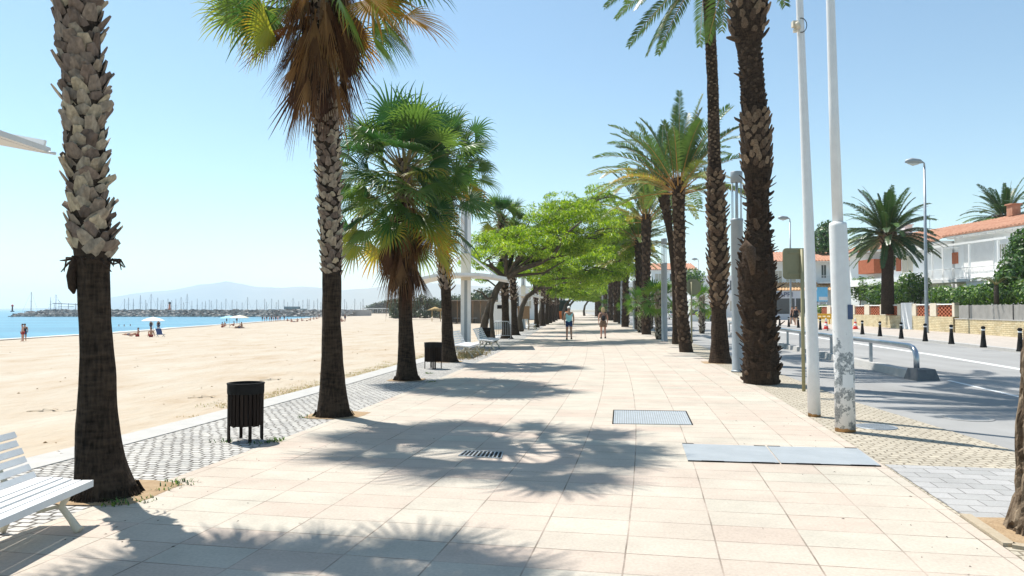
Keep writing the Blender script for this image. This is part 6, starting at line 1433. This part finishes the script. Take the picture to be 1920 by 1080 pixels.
    for s_ in 'LR':
        es += [('pel', 'hip'+s_), ('hip'+s_, 'kn'+s_), ('kn'+s_, 'an'+s_), ('an'+s_, 'to'+s_), ('ch', 'sh'+s_), ('sh'+s_, 'el'+s_), ('el'+s_, 'wr'+s_)]
        w_ = Vector(J['wr'+s_]); e_ = Vector(J['el'+s_]); d = (w_-e_).normalized(); sg = -1 if s_ == 'L' else 1; pm2 = w_+d*.075*k; vs['pm'+s_] = (tuple(pm2), (.018*k, .032*k)); es.append(('wr'+s_, 'pm'+s_))
        if fingers:
            ax = V(0, 1, 0)-d*d.y; ax = ax.normalized() if ax.length > .1 else V(1, 0, 0)
            for j, (o_, l) in enumerate(((-.027, .062), (-.009, .078), (.009, .082), (.027, .072))):
                a = 'f%d%s' % (j, s_); vs[a] = (tuple(pm2+(d*.035+ax*o_)*k), .009*k); vs[a+'t'] = (tuple(pm2+(d*(.03+l)+ax*o_*1.1-V(sg*.018, 0, 0))*k), .0075*k); es += [('pm'+s_, a), (a, a+'t')]
            vs['th'+s_] = (tuple(w_+(d*.06+ax*.045)*k), .010*k); vs['tt'+s_] = (tuple(w_+(d*.10+ax*.055)*k), .008*k); es += [('wr'+s_, 'th'+s_), ('th'+s_, 'tt'+s_)]
    skin('body', vs, es, 'pel', sm, r, 1)
    q = lambda n, f=1.0, add=0: (J[n], (rad[n]+add)*k)
    lerp = lambda a, b_, t: tuple(Vector(J[a]).lerp(Vector(J[b_]), t))
    if top:
        t_ = {'wa0': (lerp('pel', 'wa', -.2), .185*k if not dress else .165*k), 'wa': (J['wa'], .19*k if not dress else .15*k), 'ch': (J['ch'], .182*k if not dress else .158*k), 'nk': (lerp('ch', 'nk', .72), .085*k), 'shL': (J['shL'], .078*k), 'shR': (J['shR'], .078*k), 'slL': (lerp('shL', 'elL', .28), .064*k), 'slR': (lerp('shR', 'elR', .28), .064*k)}
        skin('shirt' if not dress else 'dress_top', t_, [('wa0', 'wa'), ('wa', 'ch'), ('ch', 'nk'), ('ch', 'shL'), ('ch', 'shR'), ('shL', 'slL'), ('shR', 'slR')], 'wa', top, r, 1)
    if bottom:
        if dress:
            s = MB(); n = 20; rr = []
            for z, a, b_ in ((1.0, .165, .14), (.9, .185, .155), (.78, .205, .17), (.66, .215, .185), (.655, .205, .175)): rr.append(s.add([(a*k*math.cos(6.2832*j/n)*(1+.03*math.sin(j*5)), b_*k*math.sin(6.2832*j/n), z*k) for j in range(n)]))
            for a, b_ in zip(rr, rr[1:]):
                for j in range(n): s.face((a+j, a+(j+1) % n, b_+(j+1) % n, b_+j), sm=True)
            s.build('skirt', bottom, r)
        else:
            b2 = {'pel': (J['pel'], .15*k), 'hipL': (J['hipL'], .112*k), 'hipR': (J['hipR'], .112*k), 'tL': (lerp('hipL', 'knL', .62), .092*k), 'tR': (lerp('hipR', 'knR', .62), .092*k)}
            skin('shorts', b2, [('pel', 'hipL'), ('pel', 'hipR'), ('hipL', 'tL'), ('hipR', 'tR')], 'pel', bottom, r, 1)
    s = MB(); n = 12; hc = hd+up*.065*k-hf*.012*k
    for i in range(7):
        pass
    rr = []
    for i in range(7):
        ph = R(-25+115*i/6); rr.append([hc+(sd_*math.cos(6.2832*j/n)*.094+hf*math.sin(6.2832*j/n)*.105)*math.cos(ph)*k+up*math.sin(ph)*.088*k+(hf*(-.02)*k if i < 2 else V(0, 0, 0)) for j in range(n)])
    ii = [s.add(a) for a in rr]
    for a, b_ in zip(ii, ii[1:]):
        for j in range(n): s.face((a+j, a+(j+1) % n, b_+(j+1) % n, b_+j), sm=True)
    if cap:
        p = hc+up*.01*k+hf*.10*k; s.box(p+hf*.03*k, (.13*k, .09*k, .012*k))
    s.build('cap' if cap else 'hair', cap or hair, r)
    if pose != 'lie' and fingers:
        s = MB()
        for x, y_, x2 in ((J['anL'][0], J['anL'][1], 0), (J['anR'][0], J['anR'][1], 0)):
            zz = max(0, (J['anL'][2] if x < 0 else J['anR'][2])-.09*k); s.box((x*1.05, y_+.055*k, .02+zz*.7), (.085*k, .25*k, .035)); s.tube([(x*1.02, y_-.03, .03+zz), (x*1.04, y_+.05*k, .06+zz*.9), (x*1.05, y_+.14*k, .045+zz*.6)], [.045*k, .048*k, .035*k], 8)
        s.build('shoes', M['dark'], r)
    return r
q = G(1067, 637); person(q, 0, 'man from behind in a pale cyan sleeveless top, navy shorts and white cap, walking away', M['skin_tan'], M['cyan'], M['navy'], M['hairdark'], 'walk', 1.74, cap=M['white'])
q = G(1131, 635); wo = person(q, -.06, 'woman from behind in a short brown patterned dress with a small backpack, walking away', M['skin'], M['dress'], M['dress'], M['blond'], 'walk', 1.68, True)
s = MB(); s.tube([(0, -.16, 1.0), (0, -.19, 1.06), (0, -.19, 1.2), (0, -.165, 1.27)], [.07, .10, .10, .05], 10); s.build('backpack', M['blackcloth'], wo)
s = MB(); s.tube([(-.03, -.15, 1.25), (-.12, -.13, 1.38), (-.10, .0, 1.46)], .014, 5); s.tube([(.03, -.15, 1.25), (.12, -.13, 1.38), (.10, .0, 1.46)], .014, 5); s.build('straps', M['blackcloth'], wo)
s = MB(); s.lathe([(.07, 1.44), (.10, 1.50), (.105, 1.6), (.08, 1.69), (.02, 1.72)], 12, (0, -.015, 0)); s.build('loose_hair', M['blond'], wo)
# people on the far pavement
q = G(1486, 609, KH); pa = person(q, .4, 'dark-clothed person on the far pavement, the left one of two near the restaurant', M['skin_tan'], M['blackcloth'], M['blackcloth'], M['hairdark'], 'walk', 1.78, fingers=False)
q = G(1493, 611, KH); dup(pa, q, 2.6, 'dark-clothed person on the far pavement, the right one of two near the restaurant', 1.0)
q = P(1313, 601, 96); q.z = 0; dup(pa, q, 1.4, 'person in black crossing beside the parked cars, between two palm trunks', 1.0)
# beach visitors
bs = person(GS(46, 640), .5, 'person in dark clothes standing at the water edge at the far left', M['skin_tan'], M['blackcloth'], M['navy'], M['hairdark'], 'stand', 1.72, fingers=False)
q = GS(42, 640.5); bs2 = person(q, 2, 'bather standing close beside the dark-clothed person at the far left water edge', M['skin'], None, M['redcloth'], M['hairdark'], 'stand', 1.7, fingers=False)
sit = person(GS(283, 632), .7, 'person sitting on the sand left of the striped beach chair', M['skin_tan'], None, M['redcloth'], M['hairdark'], 'sit', 1.7, fingers=False)
lie = person(GS(243, 629), 1.3, 'sunbather lying on the sand near the waterline, left of the pale parasol', M['skin_tan'], None, M['navy'], M['hairdark'], 'lie', 1.7, fingers=False)
def bather_head(px, py, lb):
    q = G(px, py, -2.0); q.z = -3.35; dup(bs2, q, 1.0, lb, 1.0, 'swimmers in the sea')
bather_head(223, 611.5, 'swimmer with only head and shoulders above the sea, leftmost of three'); bather_head(233, 611.5, 'swimmer in the sea, middle one of three'); bather_head(244.5, 611, 'swimmer in the sea, rightmost of three')
dup(bs, GS(297, 622), 1, 'person standing at the right side of the first pale parasol'); dup(bs, GS(283, 621), 3, 'person standing behind the left side of the first pale parasol')
dup(sit, GS(258, 631), 2.4, 'small seated figure on the sand between the sunbather and the parasol')
PB = [(417, 614, 's'), (421, 612, 's'), (438, 611, 's'), (443, 615, 'l'), (449, 615.5, 'l'), (425, 606, 'b'), (444, 606, 'b'), (452, 615, 's')]
for k, (x, y, t_) in enumerate(PB): dup({'s': sit, 'b': bs, 'l': lie}[t_], GS(x, y), k*1.1, {'s': 'seated', 'b': 'standing', 'l': 'lying'}[t_]+' beach visitor around the blue parasol, %s from the left of that group' % ORD[sorted(p_[0] for p_ in PB).index(x)+1], 1.0, 'people around the blue parasol')
PC = [(492, 602, 'b'), (496, 602.5, 'c'), (500, 602, 'b'), (505, 603, 'c'), (509, 603, 'b'), (513, 602.5, 'c'), (517, 603, 'b'), (521, 602.5, 'c'), (525, 602, 'b'), (533, 601, 'b'), (539, 602, 's'), (546, 603, 's'), (552, 604, 'l'), (558, 603, 's'), (566, 602, 's'), (575, 602, 'l'), (582, 601, 's'), (588, 599, 's'), (593, 598, 's'), (598, 597, 'b'), (647, 603, 'b'), (641, 603, 's'), (657, 591, 'c'), (661, 591, 'b')]
xs = sorted(p_[0] for p_ in PC)
for k, (x, y, t_) in enumerate(PC): dup({'s': sit, 'b': bs, 'l': lie, 'c': bs2}[t_], GS(x, y), k*1.7, {'s': 'seated', 'b': 'dark standing', 'l': 'lying', 'c': 'standing red-trunked'}[t_]+(' figure in the distant beach crowd, %s from the left' % ORD[xs.index(x)+1] if xs.index(x) < 20 else ' distant beach figure, %s of four right of the second palm' % ORD[xs.index(x)-19]), 1.0, 'distant beach crowd')
def parasol(p, m, label, rad=1.25, tilt=.25):
    r = empty('parasol', p, .4, label, 'parasol', 'beach parasols'); s = MB(); n = 16; pr = [(rad, 1.62), (rad*.75, 1.8), (rad*.4, 1.96), (.02, 2.05), (.02, 2.02), (rad*.4, 1.93), (rad*.75, 1.77), (rad*.99, 1.60)]; rr = [s.add([(q_*math.cos(6.2832*j/n)*(1-.04*(j % 2)), q_*math.sin(6.2832*j/n), z) for j in range(n)]) for q_, z in pr]
    for a, b_ in zip(rr, rr[1:]):
        for j in range(n): s.face((a+j, a+(j+1) % n, b_+(j+1) % n, b_+j))
    s.build('canopy', m, r); s = MB(); s.tube([(0, 0, -.2), (0, 0, 2.12)], .025, 6); s.build('pole', M['white'], r); return r
pr1 = parasol(GS(287, 628), M['canvas'], 'pale parasol with people under it near the waterline'); parasol(GS(430, 614.5), M['bluefabric'], 'light blue parasol, left one of two further along the waterline', 1.6); parasol(GS(449, 615), M['cream'], 'cream parasol right beside the light blue one', 1.5)
q = GS(301, 632); r = empty('beach_chair', q, .8, 'low folding beach chair with a dark back, right of the pale parasol', 'beach chair'); s = MB(); s.box((0, 0, .22), (.55, .6, .03)); s.box((0, .42, .5), (.55, .04, .65), Matrix.Rotation(R(-35), 3, 'X')); s.build('fabric', M['navy'], r); s = MB()
for x in (-.28, .28): s.tube([(x, -.3, 0), (x, .2, .25), (x, .7, .8)], .02, 5); s.tube([(x, -.3, .25), (x, .3, 0)], .02, 5)
s.build('frame', M['steel'], r)
for k, (x, y) in enumerate(((700, 590), (716, 590), (729, 590), (742, 590))): 
    pass

# ================================================================ CARS
def car(p, rz, paint, label):
    r = empty('parked_car', p, rz, label, 'car', 'cars parked along the road'); s = MB()
    pr = [(-2.1, .35, .75, .80), (-2.0, .28, .95, .82), (-1.2, .25, 1.0, .86), (0, .25, 1.0, .87), (1.0, .25, .98, .86), (1.8, .27, .85, .82), (2.1, .35, .7, .72)]; rr = []
    for x, z0, z1, hw in pr: rr.append(s.add([(x, -hw, z0), (x, hw, z0), (x, hw, z1-.1), (x, hw*.9, z1), (x, -hw*.9, z1), (x, -hw, z1-.1)]))
    for a, b_ in zip(rr, rr[1:]):
        for j in range(6): s.face((a+j, a+(j+1) % 6, b_+(j+1) % 6, b_+j), sm=False)
    s.face([rr[0]+j for j in range(6)]); s.face([rr[-1]+5-j for j in range(6)])
    s.hexa([V(*q_) for q_ in ((-1.35, -.62, 1.42), (.35, -.62, 1.42), (.35, .62, 1.42), (-1.35, .62, 1.42), (-1.25, -.58, 1.47), (.25, -.58, 1.47), (.25, .58, 1.47), (-1.25, .58, 1.47))]); s.build('body', paint, r)
    s = MB(); s.hexa([V(*q_) for q_ in ((-1.9, -.76, .97), (1.15, -.76, .97), (1.15, .76, .97), (-1.9, .76, .97), (-1.38, -.63, 1.43), (.38, -.63, 1.43), (.38, .63, 1.43), (-1.38, .63, 1.43))]); s.build('windows', M['glassdark'], r)
    for x in (-1.35, 1.35):
        for y in (-.80, .80):
            s = MB(); s.tube([(x, y-.1, .31), (x, y+.1, .31)], .31, 16); w_ = s.build('wheel', M['tyre'], r); s = MB(); s.tube([(x, y-.11, .31), (x, y+.11, .31)], .18, 12); s.build('rim', M['steel'], w_)
    for y in (-.55, .55): s = MB(); s.box((2.06, y, .66), (.08, .3, .14)); s.build('headlight', M['lampglass'], r); s = MB(); s.box((-2.06, y, .72), (.08, .25, .14)); s.build('tail_light', M['red'], r)
    return r
q = P(1333, 598, 112); car(V(q.x, 112, 0), 1.5, M['carwhite'], 'pale car behind the planter shrub, right of the octagonal sign post')
q = P(1318, 598, 118); car(V(q.x, 118, 0), 1.5, M['cargrey'], 'grey car parked just left of the pale one, by the octagonal sign post')
q = P(1303, 597, 126); car(V(q.x, 126, 0), 1.5, M['cardark'], 'dark car parked farthest left in the row, near the netted date palm')
q = P(1262, 597, 120); car(V(q.x, 120, 0), 1.5, M['carwhite'], 'white car glimpsed between the second lamp column and the bowed date palm')
q = P(1222, 596, 140); car(V(q.x, 140, 0), 1.5, M['cardark'], 'dark car glimpsed left of the short fan palms')
# planter under the bright shrub
q = P(1327, 604, 100); r = empty('planter', (q.x, 100, 0), 0, 'long white planter box below the bright green shrub', 'planter'); s = MB(); s.box((0, 0, .4), (5, .7, .8)); s.box((0, 0, .82), (5.1, .8, .05)); s.build('box', M['whitewall'], r); s = MB(); s.box((0, 0, .85), (4.8, .6, .02)); s.build('earth', M['soil'], r)
# ================================================================ HAZE
m = bpy.data.materials.new('haze'); m.use_nodes = True; t = m.node_tree; t.nodes.remove(t.nodes['Principled BSDF']); out = t.nodes['Material Output']
pv = t.nodes.new('ShaderNodeVolumePrincipled'); pv.inputs['Color'].default_value = (.86, .94, 1, 1); pv.inputs['Density'].default_value = 0.00020; pv.inputs['Anisotropy'].default_value = .2; t.links.new(pv.outputs[0], out.inputs['Volume'])
mb = MB(); mb.box((0, 4400, 122), (18400, 9500, 254)); hz = mb.build('haze', m); tag(hz, 'thin sea haze over the bay', 'haze', None, 'stuff')
